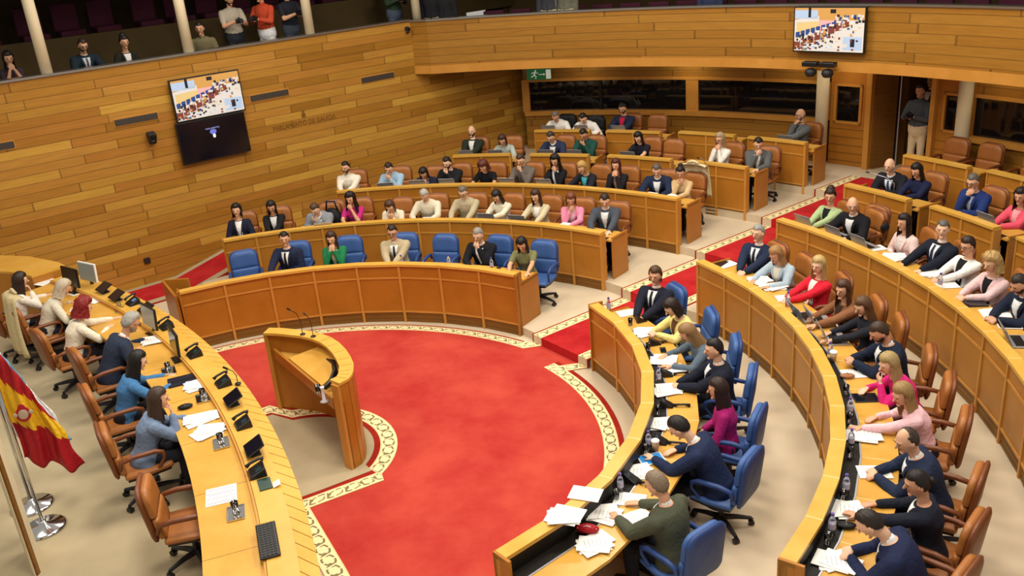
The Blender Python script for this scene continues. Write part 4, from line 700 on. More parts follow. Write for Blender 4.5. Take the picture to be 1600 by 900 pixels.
# screens
def screen_pic(o, wv, hv, y, seed):
    """the broadcast picture of the hall, laid out as flat coloured patches"""
    rn = random.Random(seed); b = MB(); cols = ['#c8b078', '#c4c2be', '#24407e', '#70382c', '#e0a0a0', '#1a1a22', '#9fb4d0', '#b98c4c']
    def q(u0, v0, u1, v1, c, d, sk=0):
        b.m = c; yy = y-.0006*d
        P = [(u0, v0), (u1, v0+sk), (u1, v1+sk), (u0, v1)]; b.add([((u-.5)*wv, yy, (v-.5)*hv) for u, v in P], [(0, 1, 2, 3)])
    q(0, 0, 1, 1, 1, 0); q(0, .72, 1, 1, 7, 1); q(.0, .62, .36, .72, 1, 2, .1); q(.03, .4, .5, .66, 0, 2, .05); q(.36, .46, .62, .72, 4, 3)
    q(.0, .75, .34, .95, 6, 2); q(.2, .78, .24, 1, 5, 3); q(.52, .88, .6, .97, 5, 4)
    for i in range(26): u = .55+rn.random()*.42; v = .66+rn.random()*.14; q(u, v, u+.035, v+.06, rn.choice((5, 2, 1)), 4)
    for i in range(9): u = .02+i*.075; v = .3+i*.035; q(u, v, u+.06, v+.13, 2, 5, .02)
    for i in range(8): u = .0+i*.1; v = .02+i*.075; q(u, v, min(1, u+.09), v+.2, 3, 6, .03); q(u+.01, v+.19, u+.08, v+.24, 1, 7)
    for i in range(12): u = .1+i*.06; v = .2+i*.045; q(u, v, u+.03, v+.05, rn.choice((5, 1)), 8)
    q(.72, .05, .98, .35, 6, 7); q(.82, .12, .88, .3, 5, 8); q(.4, .0, .78, .07, 1, 8, .12)
    for i in range(70): u = rn.random()*.95; v = .12+u*.45+(rn.random()-.5)*.35; q(u, v, u+.012+rn.random()*.03, v+.02+rn.random()*.05, rn.choice((5, 2, 3, 1, 7, 0, 5)), 9)
    for i in range(24): u = rn.random()*.95; v = .02+rn.random()*.3*u; q(u, v, u+.03, v+.04, rn.choice((5, 3, 6)), 9)
    ms = [plain(c, .4, emit=c, es=.55) for c in cols]
    pic = b.build('screen_picture', None, o, mats=ms)
def screen(loc, rz, wv, hv, name, label, pic, seed=1, tilt=0):
    o = empty(name, loc, rz); o.rotation_euler = (tilt, 0, rz)
    b = MB(); b.box((0, .035, 0), (wv, .06, hv)); b.build('housing', M['black'], o, bevel=.006)
    if pic: screen_pic(o, wv-.05, hv-.05, .002, seed)
    else:
        b = MB(); b.box((0, .003, 0), (wv-.05, .004, hv-.05)); b.build('screen_panel', plain('#0c0a14', .12), o)
        b = MB(); b.m = 0
        b.ell((0, -.001, .13), (.07, .003, .05), 12, 6); b.m = 1; b.ell((.01, -.001, .05), (.03, .003, .045), 10, 6)
        b.build('screen_emblem', None, o, mats=[plain('#5a64b8', .4, emit='#5a64b8', es=.8), plain('#c8d4e0', .4, emit='#c8d4e0', es=.8)])
        t = text('PARLAMENTO', .045, (0, -.001, .2), (R(90), 0, 0), plain('#8088c0', .4, emit='#8088c0', es=.8), 'screen_text', o, .001)
    b = MB(); b.box((0, .1, 0), (.3, .1, .3)); b.build('wall_mount', M['blackm'], o)
    return tag(o, label, 'screen')
screen((*wl(-4.97, -.14), 3.45), wa, 1.42, .82, 'wall_screen', 'upper wall screen showing the chamber broadcast on the plank wall', True, 3)
screen((*wl(-5.02, -.14), 2.62), wa, 1.42, .82, 'wall_screen', 'lower black wall screen with a small blue crest', False)
# small cameras on the wall
def ptz(loc, rz, label, s=1):
    o = empty('surveillance_camera', loc, rz)
    b = MB(); b.lathe([(.05*s, 0), (.075*s, .02*s), (.075*s, .07*s), (.05*s, .1*s)], (0, -.1*s, -.06*s)); b.build('camera_base', M['black'], o, True)
    b = MB(); b.box((0, -.11*s, .1*s), (.15*s, .16*s, .12*s), 0, .3); b.build('camera_head', M['blackm'], o, bevel=.01)
    b = MB(); b.tube([(0, -.19*s, .1*s), (0, -.24*s, .08*s)], .04*s, 12); b.build('lens', M['black'], o)
    b = MB(); b.box((0, -.03*s, -.02*s), (.1*s, .07*s, .05*s)); b.build('bracket', M['silver'], o)
    return tag(o, label, 'camera')
ptz((*wl(-6.21, 0), 2.8), wa, 'black remote camera on the plank wall left of the lower screen')
ptz((*wl(-.12, 0), 4.05), wa, 'tiny remote camera at the corner of parapet and balcony', .6)

# left gallery
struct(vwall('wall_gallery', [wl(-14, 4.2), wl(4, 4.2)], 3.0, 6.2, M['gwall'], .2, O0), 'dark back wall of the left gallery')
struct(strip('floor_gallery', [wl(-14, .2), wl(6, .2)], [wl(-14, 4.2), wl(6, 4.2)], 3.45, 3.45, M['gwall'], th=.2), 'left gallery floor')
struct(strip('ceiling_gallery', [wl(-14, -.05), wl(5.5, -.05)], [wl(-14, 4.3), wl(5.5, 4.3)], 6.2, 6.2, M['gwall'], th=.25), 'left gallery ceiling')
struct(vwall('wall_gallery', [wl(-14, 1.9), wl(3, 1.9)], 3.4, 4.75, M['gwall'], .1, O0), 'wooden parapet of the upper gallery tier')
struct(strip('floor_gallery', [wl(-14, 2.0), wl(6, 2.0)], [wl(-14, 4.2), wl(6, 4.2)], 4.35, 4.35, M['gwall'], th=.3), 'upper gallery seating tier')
gs = empty('gallery_seat', (0, 0, 0)); b = MB(); b.box((0, 0, .42), (.5, .46, .12)); b.build('seat', M['gred'], gs, bevel=.03)
b = MB(); b.box((0, .24, .72), (.5, .1, .56), 0, .12); b.build('backrest', M['gred'], gs, bevel=.03)
b = MB(); b.box((0, 0, .18), (.42, .08, .36)); b.build('seat_support', M['black'], gs)
for i, s in enumerate([-8.8, -8.1, -7.2, -6.5, -5.8, -4.9, -4.2, -3.5, -2.7, -2.0, -1.3, -.6]):
    g = gs if i == 0 else copy_tree(gs)
    g.location = (*wl(s, 2.6), 4.35); g.rotation_euler = (0, 0, wa)
    tag(g, 'burgundy upholstered seat on the dim upper tier of the left gallery', 'seat', 'burgundy seats of the left gallery')
for i, (s, wh) in enumerate(((-7.67, 'leftmost one of the gallery'), (-5.06, 'beside the seated man above the screens'), (-2.42, 'in the middle of the left gallery'), (.31, 'just beyond the balcony corner'))):
    b = MB(); b.lathe([(.1, 0), (.1, 1.95)], (*wl(s, .16), 4.2), 20); o = b.build('column', M['cream'], smooth=False); o.data.polygons.foreach_set('use_smooth', [len(p.vertices) == 4 for p in o.data.polygons])
    tag(o, 'cream round column on the parapet, '+wh, 'column', 'gallery columns')

# ------------------------------------------------------------------ curved balcony
CB = (-.7, -1.7)
BA = arc(CB, 13.0, 83.1, 2, 44)
BA[0] = wl(0)
struct(vwall('wall_balcony', BA, 3.26, 4.24, M['balc'], .12, CB), 'curved oak balcony front')
struct(vwall('trim_2', offs(BA, -.03, CB), 3.08, 3.26, M['frame'], .2, CB), 'pale lower edge board of the balcony')
struct(vwall('trim_3', offs(BA, -.03, CB), 4.24, 4.28, M['metal'], .2, CB), 'ledge on the balcony parapet')
struct(strip('ceiling_balcony', offs(BA, .1, CB), offs(BA, 5, CB), 3.24, 3.24, M['balc'], th=.13), 'underside of the balcony')
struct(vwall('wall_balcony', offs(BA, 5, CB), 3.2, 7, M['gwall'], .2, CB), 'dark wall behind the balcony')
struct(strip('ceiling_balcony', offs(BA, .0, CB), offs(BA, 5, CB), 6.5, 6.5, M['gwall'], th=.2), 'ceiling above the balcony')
for k in range(26):
    a = 76-k*2.6; p = (CB[0]+14.3*math.cos(R(a)), CB[1]+14.3*math.sin(R(a)), 3.245)
    g = copy_tree(gs); g.location = p; g.rotation_euler = (0, 0, R(a-90))
    tag(g, 'burgundy upholstered seat behind the curved balcony parapet', 'seat', 'burgundy seats of the balcony')
# ------------------------------------------------------------------ curved back wall with booths
BR = 13.3
def ba(a0, a1, n=None, r=BR): return arc(O0, r, a0, a1, n or max(2, int(abs(a0-a1)/1.2)))
F5 = .75
struct(vwall('wall_back', ba(75.2, 43.3), F5-.2, 1.6, M['balc'], .15, O0), 'curved plank wall below the booth windows')
struct(vwall('wall_back', ba(75.2, 43.3), 2.47, 3.12, M['balc'], .15, O0), 'curved plank band above the booth windows')
struct(vwall('trim_4', ba(75.2, 43.4, r=BR-.09), 1.6, 1.71, M['frame'], .26, O0), 'window sill ledge')
struct(vwall('trim_5', ba(75.2, 43.4, r=BR-.03), 2.43, 2.5, M['frame'], .1, O0), 'window head trim')
smoke = plain('#3a3638', .04, trans=.85, name='booth_glass')
k = 0
for a0, a1 in ((75, 67), (66.8, 57.6), (56.3, 44), (29.9, 21), (20.8, 12)):
    k += 1
    g = vwall('window_%d' % k, ba(a0, a1, r=BR+.04), 1.7, 2.46, smoke, .012, O0); struct(g, 'tinted booth window')
for a0, a1 in ((75.4, 74.6), (57.6, 56.3), (44, 43)):
    struct(vwall('trim_6', ba(a0, a1, 2, BR-.02), 1.68, 2.48, M['frame'], .2, O0), 'wooden window post')
struct(vwall('trim_6', ba(66.95, 66.65, 1, BR+.0), 1.7, 2.46, M['dark'], .08, O0), 'thin dark mullion')
# booth interiors
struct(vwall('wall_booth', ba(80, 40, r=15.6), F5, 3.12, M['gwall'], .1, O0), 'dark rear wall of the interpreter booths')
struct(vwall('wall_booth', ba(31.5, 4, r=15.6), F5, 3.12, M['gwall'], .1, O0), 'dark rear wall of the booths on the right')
for a in (74.9, 57, 43.3, 31.8):
    struct(vwall('wall_booth', [(13.5*math.cos(R(a)), 13.5*math.sin(R(a))), (15.6*math.cos(R(a)), 15.6*math.sin(R(a)))], F5, 3.12, M['gwall'], .08, (20, 0)), 'booth partition wall')
for i, (a0, a1, wh) in enumerate(((73, 59, 'behind the left booth window'), (55, 45, 'behind the booth window next to the column'), (29, 14, 'behind the far right window'))):
    o = empty('booth_desk', (14.3*math.cos(R((a0+a1)/2)), 14.3*math.sin(R((a0+a1)/2)), F5)); wx = o.location.copy()
    t = strip('desk_top', [(x-wx.x, y-wx.y) for x, y in ba(a0, a1, r=14.0)], [(x-wx.x, y-wx.y) for x, y in ba(a0, a1, r=14.6)], .85, .85, plain('#57504a', .4), o, th=.05)
    b = MB()
    for q in range(5):
        a = a0+(a1-a0)*(q+.5)/5; b.box((14.3*math.cos(R(a))-wx.x, 14.3*math.sin(R(a))-wx.y, .42), (.08, .5, .84), R(a))
    b.build('desk_support', M['blackm'], o)
    tag(o, 'dim interpreter desk '+wh, 'desk')
    for q in range(3):
        a = a0+(a1-a0)*(q+.5)/3.2
        m_ = empty('booth_monitor', (14.35*math.cos(R(a)), 14.35*math.sin(R(a)), F5+.85), R(a-90))
        b = MB(); b.box((0, 0, .24), (.5, .03, .3)); b.build('housing', M['blackm'], m_, bevel=.005)
        b = MB(); b.box((0, -.017, .24), (.46, .004, .26)); b.build('screen_panel', plain('#20305c' if q % 2 else '#4a4c52', .3, emit='#20305c' if q % 2 else '#33353a', es=.5), m_)
        b = MB(); b.box((0, .02, .06), (.05, .03, .12)); b.box((0, 0, .008), (.2, .15, .015)); b.build('stand', M['blackm'], m_)
        tag(m_, 'dim monitor on the interpreter desk '+wh, 'monitor', 'monitors inside the booths '+wh)
# column, door panel, corridor opening, right booth
for a, wh in ((43.45, 'left of the wooden door with a window'), (30.4, 'between the glazed panel and the right window')):
    b = MB(); b.lathe([(.13, 0), (.13, 2.37)], (13.16*math.cos(R(a)), 13.16*math.sin(R(a)), F5), 24); o = b.build('column', M['cream'])
    o.data.polygons.foreach_set('use_smooth', [len(p.vertices) == 4 for p in o.data.polygons]); tag(o, 'cream round column under the balcony, '+wh, 'column')
def panel_door(a0, a1, g0, g1, z0, z1, nm, lab):
    c = (a0+a1)/2
    f = empty(nm, (BR*math.cos(R(c)), BR*math.sin(R(c)), F5), R(c-90)); L = BR*R(a0-a1)
    ga = BR*R(g0-c); gb = BR*R(g1-c)     # local x runs towards smaller angles
    x0, x1 = -ga, -gb; b = MB(); H = 3.12-F5
    b.box(((-L/2+x0)/2, 0, H/2), (x0+L/2, .06, H)); b.box(((L/2+x1)/2, 0, H/2), (L/2-x1, .06, H))
    b.box(((x0+x1)/2, 0, (z0-F5)/2), (x1-x0, .06, z0-F5)); b.box(((x0+x1)/2, 0, (H+z1-F5)/2), (x1-x0, .06, H-z1+F5))
    b.build('door_leaf', M['panel'], f)
    b = MB(); t = .05
    for x in (x0, x1): b.box((x, -.03, (z0+z1)/2-F5), (t, .06, z1-z0+t))
    for z in (z0, z1): b.box(((x0+x1)/2, -.03, z-F5), (x1-x0+t, .06, t))
    b.build('window_frame', M['frame'], f)
    b = MB(); b.box(((x0+x1)/2, 0, (z0+z1)/2-F5), (x1-x0, .012, z1-z0)); b.build('window_pane', smoke, f)
    b = MB()
    for q in range(5): b.box(((x0+x1)/2, -.033, .1+q*.17), (L*.96, .008, .012))
    b.build('board_groove', M['plinth'], f)
    f['kind'] = 'structure'; f['label'] = lab; return f
panel_door(42.9, 39.3, 42.4, 40.0, 1.67, 2.45, 'door_1', 'wooden door with a tinted window beside the column')
panel_door(33.2, 29.9, 32.4, 30.6, 1.74, 2.45, 'door_2', 'wooden panel with a tinted pane right of the opening')
struct(vwall('wall_back', ba(29.9, 4), F5-.2, 1.6, M['balc'], .15, O0), 'plank wall below the right windows')
struct(vwall('wall_back', ba(29.9, 4), 2.47, 3.12, M['balc'], .15, O0), 'plank band above the right windows')
struct(vwall('trim_4', ba(29.9, 4, r=BR-.09), 1.6, 1.71, M['frame'], .26, O0), 'window sill ledge on the right')
struct(vwall('trim_5', ba(29.9, 4, r=BR-.03), 2.43, 2.5, M['frame'], .1, O0), 'window head trim on the right')
def pp(a, r): return (r*math.cos(R(a)), r*math.sin(R(a)))
struct(vwall('trim_7', [pp(39.3, 13.15), pp(38.8, 13.15)], F5, 3.12, M['frame'], .3, O0), 'wooden door post')
struct(vwall('trim_7', [pp(33.4, 13.15), pp(33.0, 13.15)], F5, 3.12, M['frame'], .3, O0), 'wooden door post')
struct(vwall('wall_corridor', [pp(38.9, 13.3), pp(37.7, 14.0), pp(38.4, 17)], F5, 3.12, M['plinth'], .08, (0, 30)), 'wooden corridor wall')
struct(vwall('wall_corridor', [pp(33.0, 13.4), pp(32.6, 17)], F5, 3.12, M['gwall'], .08, (0, 0)), 'dark corridor wall')
struct(vwall('wall_corridor', [pp(38, 17), pp(31, 17)], F5, 3.12, M['gwall'], .08, (0, 0)), 'dark corridor end')
gd = empty('glass_door', (*pp(37.5, 13.75), F5), R(-58)); b = MB(); b.tube([(0, 0, .02), (0, 0, 2.3)], .018, 10); b.build('door_rail', M['silver'], gd)
b = MB(); b.box((-.2, 0, 1.15), (.36, .012, 2.26)); b.build('pane', smoke, gd)
tag(gd, 'frameless glass door leaf with a metal edge in the corridor opening', 'door')
# exit sign
es = empty('exit_sign', (*pp(73.3, 13.12), 2.64), R(73.3-90))
b = MB(); b.box((.02, 0, 0), (.62, .04, .26)); b.build('sign_body', plain('#1f6a3c', .45, emit='#1f6a3c', es=.25), es, bevel=.004)
b = MB(); y = -.024
b.ell((-.06, y, .09), (.02, .004, .02), 10, 6)
for p, r_ in (([(-.07, y, .06), (-.10, y, -.01)], .018), ([(-.10, y, -.01), (-.05, y, -.05), (-.07, y, -.1)], .011), ([(-.1, y, -.01), (-.14, y, -.05), (-.18, y, -.05)], .011), ([(-.07, y, .055), (-.02, y, .03), (.0, y, .05)], .008), ([(-.08, y, .055), (-.14, y, .05), (-.16, y, .01)], .008)):
    b.tube(p, r_, 6)
b.box((.08, y, 0), (.13, .006, .014)); b.add([(.14, y-.002, .03), (.14, y-.002, -.03), (.18, y-.002, 0)], [(0, 1, 2)])
b.box((.26, y, 0), (.12, .006, .22)); b.build('running_figure_symbol', plain('#e8efe0', .5, emit='#e8efe0', es=.3), es)
tag(es, 'green emergency exit sign with running figure and arrow under the balcony', 'sign')
# balcony screen and the two fixtures under it
a = 42.15
screen((CB[0]+12.84*math.cos(R(a)), CB[1]+12.84*math.sin(R(a)), 3.84), R(a-90), 1.4, .82, 'wall_screen', 'screen hanging on the curved balcony front showing the chamber broadcast', True, 3)
for a, wh in ((43.4, 'left'), (41.9, 'right')):
    o = empty('black_device', (CB[0]+12.78*math.cos(R(a)), CB[1]+12.78*math.sin(R(a)), 3.17), R(a-90))  # speaker/camera unit, a bar with a rounded head; it gives no light
    b = MB(); b.box((0, 0, .06), (.3, .16, .09)); b.build('housing', M['black'], o, bevel=.015)
    b = MB(); b.lathe([(.05, -.02), (.1, -.05), (.11, -.11), (.07, -.17)], seg=18); b.build('device_head', M['blackm'], o, True)
    b = MB(); b.box((0, .09, .06), (.08, .05, .05)); b.build('bracket', M['metal'], o)
    tag(o, 'black fixture under the balcony screen, the '+wh+' one of two', 'fixture')

# ------------------------------------------------------------------ carpets in the well
def flat(name, P, z, mat, lab, th=.006):
    b = MB(); b.prism(P, z-th, z); return struct(b.build(name, mat), lab)
redP = [(-3.3, 2.3)]+arc(CL, 4.54, 128, 46, 20)+arc(O0, 3.66, 33, -80, 20)+[(.2, -4.4), (1.0, -2.9), (.70, -2.27), (-.9, .6), (-1.9, 1.6)]
flat('floor_carpet', redP, .008, M['red'], 'large red carpet of the well')
def band(P, width, c, z, mat, name, lab):
    Q = offs(P, width, c); return struct(strip(name, P, Q, z, z, mat, th=.006), lab)
La = arc(CL, 4.52, 126, 46.2, 36); Ra = arc(O0, 3.64, 33.5, -80, 40)
band(La, .17, CL, .014, M['border'], 'floor_border', 'patterned cream border beside the left front bench'); band(offs(La, .17, CL), .035, CL, .013, M['maroon'], 'floor_border', 'thin maroon line beside the border')
band(Ra, .19, O0, .014, M['border'], 'floor_border', 'patterned cream border beside the right front bench'); band(offs(Ra, .19, O0), .07, O0, .013, M['maroon'], 'floor_border', 'maroon line beside the right border')
PC = (-.24, .13)
pth = [(-1.75, 1.1), (-.92, 1.56)]+arc(PC, 1.27, 105, -27, 22)+[(.93, -.59), (.12, -1.02), (-.6, -1.4)]
inn = [(-1.64, .92), (-.85, 1.34)]+arc(PC, 1.05, 105, -24, 22)+[(.82, -.42), (.2, -.75), (-.5, -1.12)]
inn2 = [(-1.61, .87), (-.82, 1.28)]+arc(PC, .97, 105, -21, 22)+[(.76, -.36), (.22, -.67), (-.47, -1.03)]
struct(strip('floor_border', inn, pth, .018, .018, M['border'], th=.008), 'patterned border around the lectern')
struct(strip('floor_border', inn2, inn, .0185, .0185, M['maroon'], th=.008), 'maroon line around the lectern')
flat('floor_carpet', inn2+[(-1.9, -.2)], .022, M['beige2'], 'sand coloured carpet behind the lectern', .02)
flat('floor_carpet', [(-.02, -1.09), (.12, -1.02), (1.62, -4.0), (1.3, -4.3)], .016, M['border'], 'x')
bpy.data.objects.remove(bpy.data.objects['floor_carpet.002'])
struct(strip('floor_border', [(-.12, -1.05), (.49, -2.27), (1.1, -3.6), (1.5, -4.5)], [(.1, -1.0), (.72, -2.22), (1.33, -3.55), (1.73, -4.45)], .019, .019, M['border'], th=.008), 'patterned border in front of the presidency desk')

# aisle runner up the tiers
AX = (3.29, 2.38); AD = (math.cos(R(36)), math.sin(R(36)))
def rail(off, A, B):  # where the line parallel to the axis meets segment AB
    p = Vector((AX[0]-AD[1]*off, AX[1]+AD[0]*off)); d = Vector(AD); a = Vector(A); e = Vector(B)-a
    den = d.x*e.y-d.y*e.x; t = ((a.x-p.x)*e.y-(a.y-p.y)*e.x)/den; q = p+d*t; return (q.x, q.y)
ST = [(L1[-1], R1[0]), (L2[-1], R2[0]), (L3[-1], R3[0]), (L4[-1], R4[0]), (L5[-1], R5[0]), (pp(44, 12.7), pp(30, 12.7))]
r0, r1, r2, r3 = rail(.63, *ST[0]), rail(.43, *ST[0]), rail(-.43, *ST[0]), rail(-.63, *ST[0])
flat('floor_carpet', [La[-1], r1, r2, (3.10, 1.98), (2.6, 1.9), (2.3, 2.4)], .009, M['red'], 'red carpet reaching the first step')
struct(strip('floor_border', [La[-1], r1], [(La[-1][0]+.02, La[-1][1]+.24), r0], .016, .016, M['border'], th=.006), 'border turning into the aisle, left')
struct(strip('floor_border', [(3.05, 1.98), r2], [(3.22, 1.80), r3], .016, .016, M['border'], th=.006), 'border turning into the aisle, right')
for k in range(5):
    z = FL[k+1]; A, B = ST[k]; C_, D = ST[k+1]
    for o0, o1, m_, lab in ((-.43, .43, M['red2'], 'red stair runner'), (.43, .62, M['border'], 'patterned border of the stair runner'), (-.62, -.43, M['border'], 'patterned border of the stair runner'), (.62, .65, M['maroon'], 'maroon edge of the runner'), (-.65, -.62, M['maroon'], 'maroon edge of the runner')):
        P = [rail(o0, A, B), rail(o1, A, B)]; Q = [rail(o0, C_, D), rail(o1, C_, D)]
        n = Vector(AD)*-.008
        e0 = [(x+n.x, y+n.y) for x, y in P]
        struct(strip('floor_runner', [e0[0], Q[0]], [e0[1], Q[1]], z+.008, z+.008, m_, th=.007), lab)
        b = MB(); b.hexa([(*e0[0], FL[k]), (*e0[1], FL[k]), (*P[1], FL[k]), (*P[0], FL[k]), (*e0[0], z+.006), (*e0[1], z+.006), (*P[1], z+.006), (*P[0], z+.006)])
        ob = b.build('floor_runner', m_ if m_ is not M['border'] else M['beige']); struct(ob, lab+' riser')
# red runner along the plank wall
zz = [.02, .02, .02, .31, .31]; ss = [-9.5, -8, -6.35, -5.2, -3.6]
for n0, n1, m_, lab in ((.0, .14, M['beige2'], 'pale edge at the wall'), (.14, .95, M['red2'], 'red runner along the plank wall'), (.95, 1.14, M['beige2'], 'pale edge of the runner'), (1.14, 1.18, M['maroon'], 'dark edge')):
    struct(strip('floor_ramp', [wl(s, -n0) for s in ss], [wl(s, -n1) for s in ss], zz, zz, m_, th=.2), lab)

# ------------------------------------------------------------------ benches
def frame_at(p, q, c):
    p = Vector(p); q = Vector(q); u = (q-p); L = u.length; u = u/L; n = Vector((-u.y, u.x))
    if n.dot(Vector(c)-p) < 0: n = -n        # n points to the front (towards c)
    return p, u, n, L
def lbox(b, p, u, n, x0, x1, y0, y1, z0, z1):
    P = [p+u*x0+n*y0, p+u*x1+n*y0, p+u*x1+n*y1, p+u*x0+n*y1]
    if u.x*n.y-u.y*n.x < 0: P = [P[1], P[0], P[3], P[2]]
    b.hexa([(*v, z0) for v in P]+[(*v, z1) for v in P])
def bench(name, label, P, c, z0, z1, panel, group=None, depth=.62, capw=.13, endl='gap', endr='gap', inlay=False, H=1.05, trough=True):
    o = empty(name, (*P[len(P)//2], z0)); lo = Vector(P[len(P)//2])
    P = [(x-lo.x, y-lo.y) for x, y in P]; c = (c[0]-lo.x, c[1]-lo.y); Z1 = z1-z0
    fr = MB(); pl_ = MB()
    for i in range(len(P)-1):
        p, u, n, L = frame_at(P[i], P[i+1], c); b = MB()
        lbox(b, p, u, n, .02, L-.02, -.05, -.016, H-.235, H-.05)      # upper board
        lbox(b, p, u, n, .02, L-.02, -.05, -.016, .21, H-.265)        # main board
        b.build('front_panel', panel, o, bevel=.003)
        for z in (H-.265, .18): lbox(fr, p, u, n, .0, L, -.05, -.004, z, z+.03)
        lbox(fr, p, u, n, .0, L, -.05, -.002, H-.05, H-.038)
        for x in (0, L-.02): lbox(fr, p, u, n, x, x+.02, -.05, .002, 0, H-.04)
        for q in range(5): lbox(pl_, p, u, n, .02, L-.02, -.05, -.02-.006*(q % 2), .005+q*.035, .005+(q+1)*.035)
        lbox(fr, p, u, n, 0, L, -.07, -.05, .0, H-.04)
    fr.build('front_frame', M['frame'], o); pl_.build('plinth', M['plinth'], o)
    fo = offs(P, -.015, c); ci = offs(P, capw, c)
    strip('top_ledge', fo, ci, H, H, M['cap'], o, th=.04)
    w1 = offs(P, capw-.01, c); w2 = offs(P, depth, c)
    strip('worktop', w1, w2, Z1+.72, Z1+.72, M['top'], o, th=.035)
    if trough:
        strip('trough_lining', w1, offs(P, capw+.14, c), Z1+.7215, Z1+.7215, M['dark'], o, th=.001)
        V = vwall('inner_fascia', w1, Z1+.72, H-.04, M['dark'], .012, c, parent=o)
        if inlay: V2 = strip('trough_edge', offs(P, capw+.135, c), offs(P, capw+.15, c), Z1+.727, Z1+.727, M['silver'], o, th=.006)
    if inlay:
        for i in range(1, len(P)-1):
            b = MB(); a_ = Vector(fo[i]); d_ = Vector(ci[i])-a_; p, u, n, L = frame_at(a_, a_+d_, (99, 99)); lbox(b, p, u, n, 0, L, -.005, .005, H-.01, H+.0015); b.build('seam_inlay', plain('#f0d898', .4), o); b = MB()
            a_ = Vector(w1[i]); d_ = Vector(w2[i])-a_; p, u, n, L = frame_at(a_+d_*.3, a_+d_, (99, 99)); lbox(b, p, u, n, 0, L, -.004, .004, Z1+.71, Z1+.7215); b.build('seam_inlay', plain('#f0d898', .4), o)
    b = MB()
    for i in range(2, len(P)-1, 2):
        a_ = Vector(w1[i]); d_ = Vector(w2[i])-a_; p, u, n, L = frame_at(a_, a_+d_, (99, 99)); lbox(b, p, u, n, 0, L-.08, -.015, .015, Z1, Z1+.69)
    b.build('support_panel', M['panel'], o)
    for which, st in ((0, endl), (-1, endr)):
        a_ = Vector(P[which]); nx = Vector(P[1 if which == 0 else -2]); out = (a_-nx).normalized(); back = (Vector(offs(P, 1, c)[which])-a_)
        b = MB()
        if st == 'gap':      # leg opening and a separate side panel on the aisle
            q = a_+out*.10
            p, u, n, L = frame_at(q, q+back, tuple(q+out)); lbox(b, p, u, n, .20, .68, -.03, .0, 0+Z1, Z1+.755)
            b.build('side_panel', panel, o, bevel=.004)
            b = MB(); p, u, n, L = frame_at(a_, a_+back, tuple(a_+out)); lbox(b, p, u, n, .0, .13, -.03, .012, 0, H-.04); b.build('end_post', M['frame'], o)
            b = MB(); lbox(b, p, u, n, .16, .60, -.02, .10, Z1+.69, Z1+.721); b.build('end_shelf', M['top'], o)
        elif st == 'cheek':
            p, u, n, L = frame_at(a_, a_+back, tuple(a_+out)); lbox(b, p, u, n, -.015, depth+.0, -.03, .0, 0, Z1+.74); lbox(b, p, u, n, -.015, capw+.02, -.03, .0, Z1+.74, H+.004)
            b.build('side_panel', panel, o)
        elif st == 'tall':
            p, u, n, L = frame_at(a_, a_+back, tuple(a_+out)); lbox(b, p, u, n, -.015, .20, -.03, .0, 0, H+.004); lbox(b, p, u, n, .20, depth, -.03, .0, 0, Z1+.73)
            b.build('side_panel', panel, o)
    tag(o, label, 'bench', group); return o
bench('curved_bench', 'curved wooden government bench at the front left of the well', L1, CL, 0, FL[1], M['panel2'], endl='tall', endr='cheek')
bench('curved_bench', 'curved wooden bench in the second left row, behind the blue chairs', L2, CL, FL[1], FL[2], M['panel'], endl='tall', endr='gap')
bench('curved_bench', 'curved wooden bench in the third left row, laptops along it', L3, CL, FL[2], FL[3], M['panel'], endl='tall', endr='gap')
bench('curved_bench', 'curved front right bench beside blue chairs, ending with papers near the well', R1, O0, 0, FL[1], M['panel2'], endl='tall', endr='tall', inlay=True)
bench('curved_bench', 'long curved bench in the second right row, behind the blue chairs', R2, O0, FL[1], FL[2], M['panel'], endl='gap', endr='tall', inlay=True)
bench('curved_bench', 'long curved bench in the third right row, at the right edge', R3, O0, FL[2], FL[3], M['panel'], endl='gap', endr='tall', inlay=True)
def short(r, a0, a1, lv, lab, el='none', er='gap', c=O0):
    bench('two_seat_bench', lab, arc(c, r, a0, a1, 2), c, FL[lv-1], FL[lv], M['panel'], endl=el, endr=er)
short(9.72, 80.4, 72.8, 4, 'short two-seat bench on the fourth left tier, nearest the plank wall')
short(9.68, 70.1, 62.4, 4, 'short bench on the fourth left tier before the man in dark blue')
short(9.72, 59.9, 51.6, 4, 'short bench on the fourth left tier before the empty tan chair')
short(9.76, 49.6, 42.1, 4, 'short bench on the fourth left tier at the aisle, papers on it')
short(11.31, 72.0, 65.3, 5, 'short bench on the top left tier before two people in white shirts')
short(11.3, 63.3, 56.9, 5, 'short bench on the top left tier before the man in the red shirt')
short(11.42, 55.0, 48.6, 5, 'unoccupied short bench on the top left tier')
short(11.4, 47.0, 40.6, 5, 'short bench on the top left tier at the aisle, bald bearded man at it')
short(9.84, 30.2, 22.8, 4, 'short bench on the fourth right tier at the aisle', 'gap', 'gap')
short(9.88, 20.3, 13.0, 4, 'short bench on the fourth right tier before the grey-haired man in blue')
short(9.88, 10.5, 3.0, 4, 'short bench on the fourth right tier at the right edge of view')
short(11.6, 30.9, 24.6, 5, 'short bench on the top right tier near the corridor opening', 'gap', 'gap')
short(11.66, 23.0, 16.5, 5, 'short bench on the top right tier at the right edge of view')
